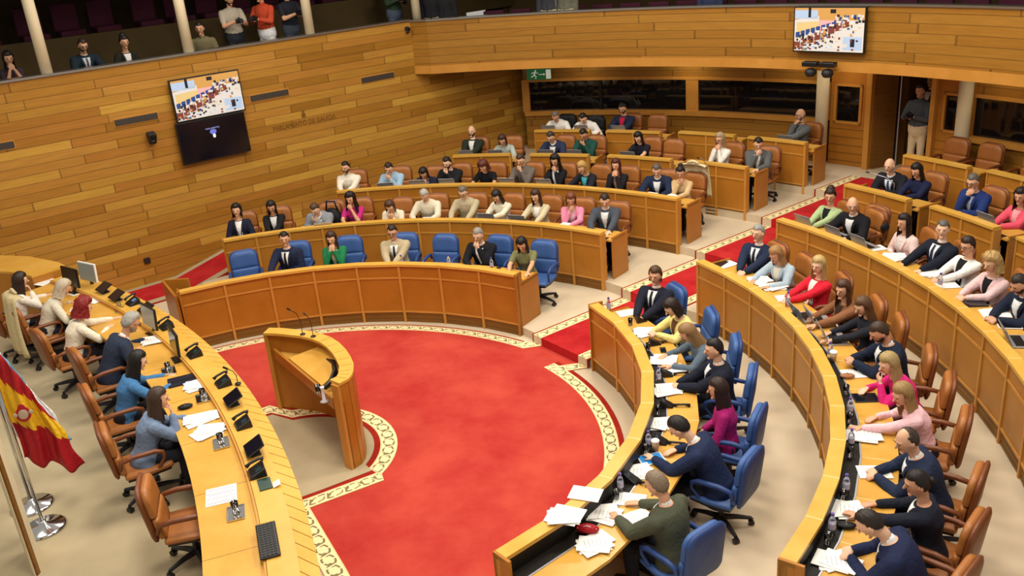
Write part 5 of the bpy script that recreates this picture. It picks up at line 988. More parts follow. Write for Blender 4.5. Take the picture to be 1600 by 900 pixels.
# low gate at the wall end of the front left bench
g_ = empty('low_gate', (-2.98, 4.30, 0)); b = MB(); b.hexa([(-.25, .27, 0), (-.23, .31, 0), (.20, .27, 0), (.19, .23, 0), (-.25, .27, .98), (-.23, .31, .98), (.20, .27, .98), (.19, .23, .98)]); b.build('back_panel', M['panel'], g_)
b = MB(); b.hexa([(-.27, .27, 0), (-.23, .27, 0), (.26, -.55, 0), (.22, -.57, 0), (-.27, .27, .98), (-.23, .27, .98), (.26, -.55, .98), (.22, -.57, .98)]); b.build('side_panel', M['panel2'], g_)
tag(g_, 'low wooden gate panels at the wall end of the front left bench', 'panel')

# ------------------------------------------------------------------ lectern
le = empty('lectern', (0, 0, .02))
PO = [(-.71, 1.55), (-.52, 1.50), (-.33, 1.42), (-.13, 1.33), (.05, 1.21), (.22, 1.05), (.36, .85), (.48, .62), (.57, .39), (.63, .2), (.65, .03), (.65, -.08), (.62, -.2), (.53, -.30)]
cI = (-.5, .2)
PI = offs(PO, -.09, cI); PW = offs(PO, -.17, cI)
o = vwall('curved_front', [(x, y) for x, y in PI], 0, 1.17, M['panel'], .07, cI, parent=le)
b = MB()
for i in range(len(PO)-1):
    p, u, n, L = frame_at(PO[i], PO[i+1], cI)
    k = max(1, int(L/.07))
    for q in range(k): lbox(b, p, u, n, L*q/k+.006, L*(q+1)/k-.006, .0, .03, 0, 1.17)
b.build('front_slat', M['panel2'], le)
strip('top_ring', offs(PO, .008, cI), PW, 1.2, 1.2, M['cap'], le, th=.035)
b = MB()
for i in range(4, len(PO)-1):
    a_ = Vector(PO[i]); d_ = Vector(PW[i])-a_; p, u, n, L = frame_at(a_, a_+d_, (99, 99)); lbox(b, p, u, n, 0.01, L-.01, -.003, .003, 1.19, 1.2012)
b.build('ring_seam', M['plinth'], le)
ch0 = Vector((-.66, 1.42)); ch1 = Vector((.42, -.20)); wt = MB()
wt.prism([tuple(ch0)]+[tuple(p) for p in PI[1:-1]]+[tuple(ch1)], .86, .885); wt.build('shelf', M['top'], le)
p, u, n, L = frame_at(ch0, ch1, (2, 2)); b = MB(); lbox(b, p, u, n, .02, L-.02, -.02, .015, .80, .95); b.build('shelf_lip', M['panel2'], le)
b = MB(); q0 = p+u*.45+n*.03; q1 = p+u*1.52+n*.03
sl = [(*q0, .95), (*q1, .95), (*(q1+n*.42-u*.12), 1.06), (*(q0+n*.42+u*.2), 1.06)]
if u.x*n.y-u.y*n.x < 0: sl = sl[::-1]
b.hexa([(x, y, z-.025) for x, y, z in sl]+sl); b.build('reading_slope', M['top'], le)
for e, nm in ((0, 'end_board'), (-1, 'end_board')):
    p, u2, n2, L2_ = frame_at(PO[e], PW[e], (9, 9)); b = MB(); lbox(b, p, u2, n2, 0, L2_*.75, -.03, .03, 0, 1.165); b.build(nm, M['frame'], le)
tag(le, 'curved wooden lectern with slatted front on the red carpet', 'lectern')
def mic(loc, rz, h, lab, light=False, lean=.35):
    o = empty('gooseneck_microphone', loc, rz); b = MB(); b.lathe([(.035, 0), (.035, .012), (.012, .02)], seg=14); b.build('base', M['black'], o)
    pts = [(0, 0, .01), (0, 0, h*.5), (0, lean*h*.35, h*.8), (0, lean*h, h)]
    b = MB(); b.tube(pts, .005 if not light else .008, 8); b.build('gooseneck', M['silver'] if light else M['black'], o, True)
    b = MB(); e = Vector(pts[-1]); d = (e-Vector(pts[-2])).normalized(); b.tube([e, e+d*.06], [.012, .014], 10); b.build('capsule', M['black'], o)
    return tag(o, lab, 'microphone')
mic((-.18, 1.22, 1.22), R(150), .42, 'black gooseneck microphone at the far side of the lectern top')
mic((-.02, 1.12, 1.22), R(170), .38, 'black gooseneck microphone next to the first one on the lectern')
b = MB(); b.tube([(.12, .85, 1.0), (.3, .62, 1.05), (.36, .35, 1.05), (.32, .15, 1.0), (.22, .06, .95)], [.03, .045, .05, .045, .03], 8, sx=1, sy=.7)
tag(b.build('rolled_cable', M['black'], None, True), 'black cable bundle along the inner edge of the lectern', 'cable')
gl = empty('water_glass', (.20, -.02, .965)); b = MB(); b.lathe([(.028, 0), (.036, .11), (.033, .11), (.026, .008)], seg=18); b.build('glass_body', M['glass'], gl, True); b = MB(); b.lathe([(.025, .01), (.031, .06)], seg=16); b.build('water', M['glass'], gl, True)
tag(gl, 'water glass on the lectern shelf', 'glass')
b = MB(); b.lathe([(.05, 0), (.055, .004), (.02, .02), (.018, .17), (.03, .2)], seg=14); o = b.build('glass_cover', plain('#dfe6ea', .15), None, True); o.location = (.28, -.13, .885)
o.location.z += .02; tag(o, 'tall pale glass vessel on the right end of the lectern shelf', 'glass')
# ------------------------------------------------------------------ people
def V3(*a): return np.array(a, float)
def nrm(v): return v/np.linalg.norm(v)
class PB:
    """closed, overlapping body volumes that the voxel remesh fuses into one surface"""
    def __init__(s): s.V = []; s.F = []; s.n = 0
    def rings(s, rs):
        m = len(rs[0]); b = s.n
        V = np.concatenate(rs); s.V.append(V); s.n += len(V)
        for i in range(len(rs)-1):
            for k in range(m):
                s.F.append((b+i*m+k, b+i*m+(k+1) % m, b+(i+1)*m+(k+1) % m, b+(i+1)*m+k))
        s.F.append(tuple(b+k for k in range(m-1, -1, -1))); e = b+(len(rs)-1)*m; s.F.append(tuple(e+k for k in range(m)))
    def loft(s, P, A_, B_, X=(1, 0, 0), seg=14, cap=1.0):
        """elliptical sections, A_ along X, B_ across; rounded ends"""
        P = [np.array(p, float) for p in P]; X = np.array(X, float); out = []
        n = len(P); ths = [2*math.pi*k/seg for k in range(seg)]
        cs = np.cos(ths)[:, None]; sn = np.sin(ths)[:, None]
        def ring(p, d, a, b):
            x = X-d*(X@d); x = nrm(x); y = np.cross(d, x); return p+cs*x*a+sn*y*b
        for i in range(n):
            d = nrm(P[min(i+1, n-1)]-P[max(i-1, 0)])
            if i == 0:
                for q in (.98, .8, .45): h = math.sqrt(1-q*q); out.append(ring(P[0]-d*min(A_[0], B_[0])*q, d, A_[0]*h, B_[0]*h))
            out.append(ring(P[i], d, A_[i], B_[i]))
            if i == n-1:
                for q in (.45, .8, .98): h = math.sqrt(1-q*q); out.append(ring(P[i]+d*min(A_[i], B_[i])*q*cap, d, A_[i]*h, B_[i]*h))
        s.rings(out)
    def limb(s, P, r, X=None, seg=10):
        P = [np.array(p, float) for p in P]; d = nrm(P[-1]-P[0])
        if X is None: X = (1, 0, 0) if abs(d[0]) < .8 else (0, 1, 0)
        s.loft(P, r, r, X, seg)
    def ell(s, c, r, M3=None, seg=16, rings=10, fn=None):
        rs = []
        for i in range(1, rings):
            t = math.pi*i/rings; row = []
            for k in range(seg):
                a = 2*math.pi*k/seg; d = V3(math.sin(t)*math.cos(a), math.sin(t)*math.sin(a), -math.cos(t)); q = d*np.array(r)
                if fn: q = fn(d, q)
                row.append(q)
            row = np.array(row)
            if M3 is not None: row = row @ M3.T
            rs.append(row+np.array(c))
        s.rings(rs)
    def mesh(s, name, mat, parent=None, voxel=None, smooth=2):
        o = mesh(name, np.concatenate(s.V), s.F, mat, parent, True)
        if voxel:
            r_ = o.modifiers.new('fuse', 'REMESH'); r_.mode = 'VOXEL'; r_.voxel_size = voxel; r_.use_smooth_shade = True; r_.adaptivity = 0
            if smooth:
                sm = o.modifiers.new('relax', 'SMOOTH'); sm.factor = .5; sm.iterations = smooth
        return o
def rotm(yaw, pitch, roll=0):
    """local head frame: yaw left +, pitch down + (degrees)"""
    return np.array(Matrix.Rotation(R(yaw), 3, 'Z') @ Matrix.Rotation(R(-pitch), 3, 'X') @ Matrix.Rotation(R(roll), 3, 'Y'))
def ik(a, c, l1, l2, pole):
    d = c-a; L = np.linalg.norm(d)
    if L > (l1+l2)*.995: c = a+d/L*(l1+l2)*.995; d = c-a; L = np.linalg.norm(d)
    u = d/L; x = (l1*l1-l2*l2+L*L)/(2*L); h = math.sqrt(max(0, l1*l1-x*x)); p = pole-u*(pole@u); p = nrm(p); return a+u*x+p*h, c
def hand(pb, w, d, nrm_, side, curl=.4, s=1.0):
    """wrist w, direction d towards the knuckles, nrm_ the back of the hand, side +1 when the thumb is at +x of (d x n)"""
    d = nrm(d); n = nrm(nrm_-d*(nrm_@d)); x = np.cross(d, n)*side
    pb.loft([w-d*.02*s, w+d*.02*s, w+d*.06*s, w+d*.088*s], [.024*s, .029*s, .038*s, .036*s], [.019*s, .016*s, .015*s, .011*s], x, 10)
    for i, (off, L) in enumerate(((.029, .070), (.0095, .078), (-.010, .072), (-.029, .056))):
        p = w+d*.088*s+x*off*s; q = [p]; a = curl*.35; dd = d
        for j, f in enumerate((.42, .32, .26)):
            dd = nrm(d*math.cos(a)-n*math.sin(a)+x*off*.9); q.append(q[-1]+dd*L*f*s); a += curl*(.9 if j else .8)
        pb.limb([q[0]-d*.012, *q], [.0098*s, .0096*s, .0088*s, .0078*s, .0068*s], x, 8)
    t0 = w+d*.025*s+x*.024*s; t1 = t0+(d*.6+x*.7-n*.25)*.036*s; t2 = t1+(d*.85+x*.25-n*.3)*.03*s; t3 = t2+(d*.9-n*.35-x*.1)*.022*s
    pb.limb([t0, t1, t2, t3], [.0135*s, .0115*s, .0098*s, .008*s], n, 8)
def headfn(sx):
    def fn(d, q):
        q = q.copy()
        if d[2] < 0:     # jaw narrows towards the chin, face stays forward
            k = -d[2]; q[0] *= 1-.36*k*k-.1*k; q[1] = q[1]*(1-.28*k)+.022*k*k
        if d[1] < 0 and d[2] > -.3: q[1] *= 1.04
        if d[1] > .3: q[1] *= .97
        return q
    return fn
EYE = {}
def face_part(nm, mat, root, hm, hc, pos, s=1.0):
    if nm not in EYE:
        b = MB()
        if nm == 'eye': b.ell((0, 0, 0), (.0105, .005, .0048), 10, 6)
        elif nm == 'eyebrow': b.tube([(-.018, 0, -.003), (0, .003, .002), (.018, 0, 0)], [.0018, .0028, .0018], 6)
        elif nm == 'mouth': b.tube([(-.024, -.005, 0), (-.01, .001, .001), (.01, .001, .001), (.024, -.005, 0)], [.0022, .0046, .0046, .0022], 6)
        elif nm == 'glasses':
            for sx in (-1, 1):
                b.tube([(sx*.031+.023*math.cos(a), 0, .017*math.sin(a)) for a in [2*math.pi*k/14 for k in range(15)]], .0028, 6, False)
                b.tube([(sx*.054, 0, .004), (sx*.07, -.03, .004), (sx*.076, -.085, .0)], .0028, 6)
            b.tube([(-.009, .002, .004), (.009, .002, .004)], .0025, 6)
        EYE[nm] = b.build(nm, mat, None, True).data; bpy.data.objects.remove(bpy.data.objects[nm])
    o = bpy.data.objects.new(nm, EYE[nm]); COL.objects.link(o); o.parent = root
    m = Matrix(hm.tolist()).to_4x4(); m.translation = Vector(hc+hm @ (np.array(pos)*s)); o.matrix_local = m @ Matrix.Scale(s, 4)
    if len(o.material_slots): o.material_slots[0].link = 'OBJECT'; o.material_slots[0].material = mat
    return o
def hair(style, hc, hm, s, mat, root, sex):
    if style == 'none': return
    R_ = np.array([.079, .099, .119])*s; rn = np.random.RandomState(abs(hash((round(float(hc[0]), 3), style))) % 9999 if False else int(abs(hc[1])*9999) % 997)
    th = {'short': .010, 'thin': .005, 'balding': .006, 'bald': .004, 'medium': .020, 'bob': .026, 'longbob': .026, 'long': .022, 'curlylong': .03, 'curly': .04, 'curlyshort': .022, 'bun': .014, 'updo': .018, 'tied': .010, 'pixie': .018}[style]*s
    seg, rings = 36, 24; V = []; F = []
    wob = {'curly': .014, 'curlylong': .012, 'curlyshort': .008, 'updo': .007}.get(style, .0036)
    for i in range(rings+1):
        t = math.pi*i/rings
        for k in range(seg):
            a = 2*math.pi*k/seg; d = V3(math.sin(t)*math.cos(a), math.sin(t)*math.sin(a), math.cos(t))
            f = d[1]
            long_ = style in ('bob', 'longbob', 'long', 'curlylong', 'curly')
            back = -.78 if long_ else -.55
            side = -.55 if long_ else (-.12 if sex == 'm' else -.3)
            front = .60 if sex == 'm' else .52
            if style == 'balding': front = .97
            if style == 'thin': front = .8
            if f > .0: cut = side+(front-side)*min(1, max(0, f-.02)/.42)**.6+.07*math.sin(a*2.0+1)*(sex == 'm')
            else: cut = side+(back-side)*min(1, -f*1.4)
            keep = d[2] > cut
            if style == 'bald': keep = (d[2] > cut) and d[2] < .22 and f < .25
            if style == 'balding': keep = (d[2] > cut) and (d[2] < .62 or f < -.1) and f < .45
            edge = min(1, max(0, (d[2]-cut)/.30))
            q = d*R_
            if d[2] < 0: q[0] *= 1-.2*d[2]*d[2]; q[1] *= (1-.1*abs(d[2]))
            tt = th*(.15+.85*edge)*(.75+.6*max(0, d[2])) if keep else -.022*s
            if keep: tt += wob*math.sin(a*11+i*1.7+rn.rand()*1.2)*math.cos(t*9)+wob*(rn.rand()-.5)
            V.append(q+d*tt)
    for i in range(rings):
        for k in range(seg): F.append(((i+1)*seg+k, (i+1)*seg+(k+1) % seg, i*seg+(k+1) % seg, i*seg+k))
    V = np.array(V)
    def curtain(zb, spread, rad, a0, a1, thick, wave):
        nonlocal V, F
        n1, n2 = 18, 9; o_ = []; i_ = []
        for j in range(n2+1):
            v = j/n2; z = .035*s+(zb-.035*s)*v
            for k in range(n1+1):
                u = k/n1; a = R(a0+(a1-a0)*u); edge_ = math.sin(math.pi*u)**.4 if 0 < u < 1 else 0
                rr = (rad[0]+(rad[1]-rad[0])*v)*s; w_ = wave*math.sin(v*7+k*1.9)*(.4+v)+wave*.7*(rn.rand()-.5)
                p = V3(math.cos(a)*(rr+w_)*.92, math.sin(a)*(rr*1.12+w_)-.004, z-(.03*s*(1-abs(2*u-1)) if v == 1 else 0)*(rn.rand()))
                o_.append(p); tk = thick*s*(.35+.65*edge_)*(1-.55*v*v); i_.append(p-V3(math.cos(a), math.sin(a), 0)*tk)
        b = len(V); V = np.concatenate([V, np.array(o_), np.array(i_)]); m = (n1+1)*(n2+1)
        for j in range(n2):
            for k in range(n1):
                q = b+j*(n1+1)+k; F.append((q, q+1, q+n1+2, q+n1+1)[::-1]); F.append((q+m, q+n1+1+m, q+n1+2+m, q+1+m)[::-1])
        for j in range(n2):
            for k in (0, n1):
                q = b+j*(n1+1)+k; f = (q, q+n1+1, q+n1+1+m, q+m); F.append(f if k == 0 else f[::-1])
        for k in range(n1):
            q = b+n2*(n1+1)+k; F.append((q, q+1, q+1+m, q+m))
            q = b+k; F.append((q, q+m, q+1+m, q+1))
    if style == 'long': curtain(-.30*s, 0, (.094, .104), 150+5, 390-5, .034, .005)
    if style == 'curlylong': curtain(-.27*s, 0, (.10, .135), 150, 390, .045, .014)
    if style == 'bob': curtain(-.135*s, 0, (.100, .100), 158, 382, .030, .004)
    if style == 'longbob': curtain(-.185*s, 0, (.100, .106), 156, 384, .032, .006)
    if style == 'curly': curtain(-.12*s, 0, (.11, .13), 156, 384, .04, .016)
    if style == 'medium': curtain(-.09*s, 0, (.092, .088), 172, 368, .02, .005)
    if style in ('bun', 'updo', 'tied'):
        c = {'bun': V3(0, -.06, .12), 'updo': V3(0, -.035, .115), 'tied': V3(0, -.115, .0)}[style]*s; r_ = {'bun': .045, 'updo': .062, 'tied': .035}[style]*s
        b = len(V); W = []
        for i in range(9):
            t = math.pi*i/8
            for k in range(14): a = 2*math.pi*k/14; d = V3(math.sin(t)*math.cos(a), math.sin(t)*math.sin(a), math.cos(t)); W.append(c+d*(r_+wob*1.5*math.sin(k*3+i*2)))
        V = np.concatenate([V, np.array(W)])
        for i in range(8):
            for k in range(14): F.append((b+(i+1)*14+k, b+(i+1)*14+(k+1) % 14, b+i*14+(k+1) % 14, b+i*14+k))
    V = V @ hm.T+hc
    return mesh('hair', V, F, mat, root, True)
HAIRM = {}
def hair_mat(h):
    if h not in HAIRM:
        m = bpy.data.materials.new('hair_'+h.strip('#')); t = NT(m); tc = t.n('ShaderNodeTexCoord'); mp = t.n('ShaderNodeMapping'); mp.inputs['Scale'].default_value = (130, 130, 14)
        t.l(tc.outputs['Object'], mp.inputs['Vector']); no = t.n('ShaderNodeTexNoise'); no.inputs['Scale'].default_value = 1; no.inputs['Detail'].default_value = 2; t.l(mp.outputs[0], no.inputs['Vector'])
        c = lin(h); t.l(t.mix(no.outputs[0], tuple(v*.45 for v in c[:3])+(1,), tuple(min(1, v*1.7) for v in c[:3])+(1,)), t.b.inputs['Base Color']); t.b.inputs['Roughness'].default_value = .5; t.b.inputs['Specular IOR Level'].default_value = .4
        HAIRM[h] = m
    return HAIRM[h]
def skin_mat(h):
    k = 'skin'+h
    if k not in HAIRM:
        m = fabric(h, .5, .05, 30, .35, name='skin'); m.node_tree.nodes['Principled BSDF'].inputs['Subsurface Weight'].default_value = .0
        HAIRM[k] = m
    return HAIRM[k]
def front_patch(name, secs, mat, root, hw_top, hw_bot, s0, s1, off, n=8):
    """a garment strip lying on the chest; secs = torso section function s -> (centre, X, Y, a, b)"""
    V = []; F = []; m = 5
    for i in range(n+1):
        u = s0+(s1-s0)*i/n; c, X, Y, a, b = secs(u); f = (i/n); hw = hw_top+(hw_bot-hw_top)*f
        for side in (off, off-.012):
            for k in range(m):
                x = hw*(2*k/(m-1)-1); x = max(-a*.93, min(a*.93, x)); y = (b+.0)*math.sqrt(max(.05, 1-(x/a)**2))+side
                V.append(c+X*x+Y*y)
    for i in range(n):
        for k in range(m-1):
            q = i*2*m+k; F.append((q, q+1, q+2*m+1, q+2*m)); F.append((q+m, q+3*m, q+3*m+1, q+m+1))
        q = i*2*m; F.append((q, q+2*m, q+3*m, q+m)); q += m-1; F.append((q, q+m, q+3*m, q+2*m))
    e = n*2*m; F.append(tuple(e+k for k in range(m))+tuple(e+m+k for k in range(m-1, -1, -1))); F.append(tuple(k for k in range(m-1, -1, -1))+tuple(m+k for k in range(m)))
    o = mesh(name, V, F, mat, root, True)
    bm = bmesh.new(); bm.from_mesh(o.data); bmesh.ops.recalc_face_normals(bm, faces=bm.faces); bm.to_mesh(o.data); bm.free(); return o
NEAR = ('R1', 'R2', 'PR')
def person(rec):
    (px, py, pz, rz, lean, dy, yaw, hp, hy, arms, sex, hs, hcol, top, tcol, inner, tie, skin, beard, glasses, label, row) = rec
    near = row in NEAR; vx = .0085 if near else .0125; vc = .012 if near else .016
    s = 1.0 if sex == 'm' else .95; stand = arms in ('camera', 'stand')
    pants = row[1:] if row[0] == 'G' and len(row) > 2 else '#1c1d26'
    if not stand and sex == 'f' and top in ('blazer', 'blouse') and near: pants = '#23242e'
    hip = V3(0, 0, (.94 if stand else .47)*s) if not stand else V3(0, 0, .95)
    w_ = 1.17 if sex == 'm' else 1.05; hs_ = s*1.07
    # spine
    N = 13; pts = [hip]; L = .552*s; angs = []
    for i in range(N-1):
        u = i/(N-2); a = lean*(.55+.75*u); angs.append(a); pts.append(pts[-1]+V3(0, math.sin(a), math.cos(a))*L/(N-1))
    angs.append(angs[-1])
    prof = [(.0, .165, .125), (.15, .163, .122), (.35, .142, .108), (.5, .148, .112), (.68, .168, .122), (.82, .176, .116), (.92, .135, .088), (1.0, .066, .058)]
    if sex == 'f': prof = [(.0, .175, .128), (.15, .168, .122), (.35, .128, .1), (.5, .138, .108), (.66, .158, .132), (.82, .168, .108), (.92, .122, .08), (1.0, .056, .05)]
    if stand: prof = [(.0, .155, .11)]+prof[1:]
    def ab(u):
        for (u0, a0, b0), (u1, a1, b1) in zip(prof[:-1], prof[1:]):
            if u <= u1: f = (u-u0)/(u1-u0); return (a0+(a1-a0)*f)*w_*s, (b0+(b1-b0)*f)*w_*s
        return prof[-1][1]*s, prof[-1][2]*s
    def sec(u, infl=0):
        i = min(N-2, int(u*(N-1))); f = u*(N-1)-i; c = pts[i]*(1-f)+pts[i+1]*f; a_ = angs[i]; a, b = ab(u); return c, V3(1, 0, 0), V3(0, math.cos(a_), -math.sin(a_)), a+infl, b+infl
    neck = pts[-1]; na = lean*1.0+R(max(0, hp))*.35
    hm = rotm(hy, hp*.8+math.degrees(lean)*.35)
    nb = neck+V3(0, math.sin(na), math.cos(na))*.075*s
    hcn = nb+V3(0, .022*s, 0)+hm @ V3(0, .010, .118)*s
    # shoulders and arms
    c8, X8, Y8, a8, b8 = sec(.83)
    sh = {}; el = {}; wr = {}
    desk = .722
    hx = V3(1, 0, 0)
    face_pt = hcn+hm @ V3(0, .105, -.09)*s
    T = {}
    dk = dy+.10
    if arms == 'clasp': T = {1: (.05, dk+.10, desk+.035), -1: (-.05, dk+.10, desk+.035)}
    elif arms == 'wide': T = {1: (.17, dk+.09, desk+.03), -1: (-.15, dk+.12, desk+.03)}
    elif arms == 'reach': T = {1: (.14, dk+.05, desk+.03), -1: (-.12, dk+.22, desk+.04)}
    elif arms == 'phone': T = {1: (.06, dk+.08, desk+.09), -1: (-.06, dk+.08, desk+.09)}
    elif arms == 'cross': T = {1: (.16, dk+.08, desk+.03), -1: (-.05, .28, .62)}
    elif arms == 'lap': T = {1: (.07, .26, .60), -1: (-.07, .26, .60)}
    elif arms == 'chin2': T = {1: 'face', -1: 'face'}
    elif arms == 'chinR': T = {1: 'face', -1: (-.08, dk+.06, desk+.035)}
    elif arms == 'chinL': T = {-1: 'face', 1: (.08, dk+.06, desk+.035)}
    elif arms == 'camera': T = {1: (.07, .30, hip[2]+.30), -1: (-.07, .30, hip[2]+.28)}
    elif arms == 'stand': T = {1: (.25, .05, hip[2]-.16), -1: (-.25, .05, hip[2]-.16)}
    pb = PB(); jb = PB()
    infl = {'suit': .017, 'blazer': .014, 'leather': .016}.get(top, .009)
    pb.loft([pts[i] for i in range(N)], [ab(i/(N-1))[0] for i in range(N)], [ab(i/(N-1))[1] for i in range(N)], cap=.4)
    kk = [i for i in range(N) if i/(N-1) <= .9]
    jb.loft([pts[i] for i in kk], [ab(i/(N-1))[0]+infl for i in kk], [ab(i/(N-1))[1]+infl for i in kk], seg=20, cap=.74 if top in ('suit', 'blazer') else .88)
    if top in ('suit', 'blazer'): jb.loft([hip+V3(0, 0, .02), hip+V3(0, -.01, -.06)], [ab(0)[0]+.03, ab(0)[0]+.035], [ab(0)[1]+.03, ab(0)[1]+.03], seg=18)
    pb.limb([neck-V3(0, 0, .03), nb, hcn+hm @ V3(0, -.02, -.04)*s], [.056*s, .053*s, .058*s])
    short_sl = top == 'tee'
    cuffs = []
    for sd in (1, -1):
        S_ = c8+V3(sd*(a8-.012*s), 0, .01); ul, fl_ = .285*s, .25*s
        t = T[sd]
        if isinstance(t, str):
            tgt = face_pt+V3(sd*(.045 if arms == 'chin2' else .035), .01, -.105); pole = V3(sd*.35, .15, -1)
        else: tgt = V3(*t); pole = V3(sd*.9, -.35, -.65)
        if stand: pole = V3(sd*.8, -.8, -.3)
        if isinstance(t, str):   # elbow may rest on the desk
            pass
        E_, W_ = ik(S_, tgt, ul, fl_, pole)
        fd = nrm(W_-E_)
        pb.limb([S_, (S_+E_)/2, E_], [.050*s*w_, .047*s*w_, .039*s*w_]); pb.limb([E_, E_*.6+W_*.4, W_], [.040*s*w_, .038*s*w_, .027*s*w_])
        if isinstance(t, str): hd = nrm(fd*.5+hm @ V3(-sd*.65, -.1, .35)); hn = hm @ V3(sd*.2, 1, -.1); curl = .9
        elif arms == 'stand': hd = V3(0, .15, -1); hn = V3(sd, 0, 0); curl = .35
        elif arms in ('clasp', 'camera', 'phone', 'lap'): hd = nrm(fd+V3(-sd*.75, .2, .0)); hn = V3(sd*.35, .3, .9); curl = .8
        else: hd = nrm(V3(fd[0], fd[1], min(0.02, fd[2]*.25))); hn = V3(0, 0, 1); curl = .42
        hand(pb, W_+fd*.01, hd, hn, sd if not (isinstance(t, str)) else -sd, curl, s)
        th = infl*.9
        jb.ell(S_-V3(0, 0, .004), ((.054*s*w_+th),)*3, None, 14, 8)
        jb.limb([S_+V3(0, 0, .008), neck*.62+S_*.38-V3(0, .012, .026)], [.045*s*w_+th, .034*s*w_+th])
        jb.limb([S_, (S_+E_)/2, E_ if not short_sl else (S_+E_)/2*.6+E_*.4], [.060*s*w_+th, .055*s*w_+th, .047*s*w_+th])
        if not short_sl: jb.limb([E_, E_*.55+W_*.45, E_*.06+W_*.94], [.043*s*w_+th, .041*s*w_+th, .031*s*w_+th*.9])
        cuffs.append((E_, W_, fd))
    pb.ell(hcn, (.0755*hs_, .097*hs_, .117*hs_), hm, 20, 14, headfn(s))
    pb.limb([hcn+hm @ V3(0, .088, .022)*hs_, hcn+hm @ V3(0, .104, -.002)*hs_, hcn+hm @ V3(0, .112, -.018)*hs_], [.008*hs_, .0105*hs_, .013*hs_])
    pb.ell(hcn+hm @ V3(0, .074, -.092)*hs_, (.030*hs_, .014*hs_, .014*hs_), hm, 10, 7)
    pb.ell(hcn+hm @ V3(0, .078, .03)*hs_, (.05*hs_, .018*hs_, .012*hs_), hm, 12, 7)
    for sd in (1, -1): pb.ell(hcn+hm @ V3(sd*.078, -.005, -.008)*hs_, (.010*hs_, .02*hs_, .031*hs_), hm, 10, 7)
    # legs
    lb = PB()
    for sd in (1, -1):
        H_ = hip+V3(sd*.085*s, .0, -.01)
        if stand: K_ = V3(sd*.10, .03, .50); A_ = V3(sd*.11, 0, .09); toe = V3(sd*.13, .17, .045)
        else: K_ = V3(sd*.12*s, .43*s, .475*s); A_ = V3(sd*.12*s, .40*s, .09); toe = V3(sd*.13*s, .56*s, .045)
        pb.limb([H_, (H_+K_)/2, K_], [.083*s, .073*s, .056*s]); pb.limb([K_, K_*.65+A_*.35, A_], [.055*s, .056*s, .038*s])
        pb.loft([A_-V3(0, .03, .035), A_*.5+toe*.5-V3(0, 0, .0), toe], [.036, .042, .038], [.036, .034, .026])
        g = .014; lb.limb([H_, (H_+K_)/2, K_], [.085*s+g, .075*s+g, .058*s+g]); lb.limb([K_, K_*.65+A_*.35, A_+V3(0, 0, .01)], [.058*s+g, .060*s+g, .05*s+g])
        sb = PB(); sb.loft([A_-V3(0, .045, .038), A_*.5+toe*.5-V3(0, 0, .008), toe+V3(0, .02, -.002)], [.043, .050, .043], [.044, .042, .034]); so_.append(sb) if False else None
        shoe = sb
        if sd == 1: shoes = [sb]
        else: shoes.append(sb)
    lb.loft([hip-V3(0, .01, .05), hip+V3(0, 0, .06)], [.17*s*w_+.012, .168*s*w_+.012], [.127*s*w_+.012, .12*s*w_+.01])
    root = pb.mesh('person', skin_mat(skin), None, vx, 1)
    root.location = (px, py, pz); root.rotation_euler = (0, 0, R(rz+yaw))
    lb.mesh('trousers', fabric(pants, .85), root, .02, 2)
    for sb in shoes: sb.mesh('shoe', plain('#15120f' if not (near and sex == 'f') else '#2a2220', .35), root)
    tm = fabric(tcol, .38 if top == 'leather' else .85, .10, 45)
    nm = {'suit': 'jacket', 'blazer': 'jacket', 'shirt': 'shirt', 'tee': 'top', 'blouse': 'blouse'}[top]
    jb.mesh(nm, tm, root, vc, 3)
    F3 = lambda u: sec(u, infl)
    if top in ('suit', 'blazer') and inner:
        im = fabric(inner, .8, .05)
        front_patch('shirt' if top == 'suit' else 'inner_top', F3, im, root, .072*s, .010*s if top == 'suit' else .040*s, .965, .38 if top == 'suit' else .28, .018)
        for sd in (-1, 1):   # lapels
            V = []; n_ = 7
            for i in range(n_+1):
                u = .965-.56*i/n_; c, X, Y, a, b = F3(u); f = i/n_; x0 = sd*(.072-.058*f)*s; wid = (.030+.02*math.sin(math.pi*min(1, f*1.3+.1)))*(1-.6*f)
                for x in (x0, x0+sd*wid*s):
                    y = b*math.sqrt(max(.05, 1-(x/a)**2)); V += [c+X*x+Y*(y+.025), c+X*x+Y*(y-.004)]
            F = []
            for i in range(n_):
                q = 4*i; F += [(q, q+4, q+6, q+2), (q+1, q+3, q+7, q+5), (q, q+1, q+5, q+4), (q+2, q+6, q+7, q+3)]
            F += [(0, 2, 3, 1), (4*n_, 4*n_+1, 4*n_+3, 4*n_+2)]
            o = mesh('lapel', V, F, tm, root, False); bm = bmesh.new(); bm.from_mesh(o.data); bmesh.ops.recalc_face_normals(bm, faces=bm.faces); bm.to_mesh(o.data); bm.free()
        cb = PB(); cb.limb([neck-V3(0, .008, .075), neck-V3(0, 0, .03), neck+V3(0, math.sin(na), math.cos(na))*.012], [.082*s, .071*s, .060*s])
        if top == 'suit':
            cb.mesh('collar', im, root)
            kb = PB()
            for E_, W_, fd in cuffs: kb.limb([W_-fd*.03, W_-fd*.008], [.034*s, .033*s])
            kb.mesh('cuffs', im, root)
        if tie: front_patch('tie', F3, fabric(tie, .6, .1), root, .015*s, .024*s, .96, .40, .030)
    elif top in ('shirt',):
        cb = PB(); cb.limb([neck-V3(0, .008, .07), neck-V3(0, 0, .025), neck+V3(0, math.sin(na), math.cos(na))*.022], [.082*s, .071*s, .062*s]); cb.mesh('collar', tm, root)
        front_patch('button_placket', F3, fabric(tcol, .8, .2, 30), root, .012, .012, .93, .25, .004)
    elif top in ('blouse', 'tee'):
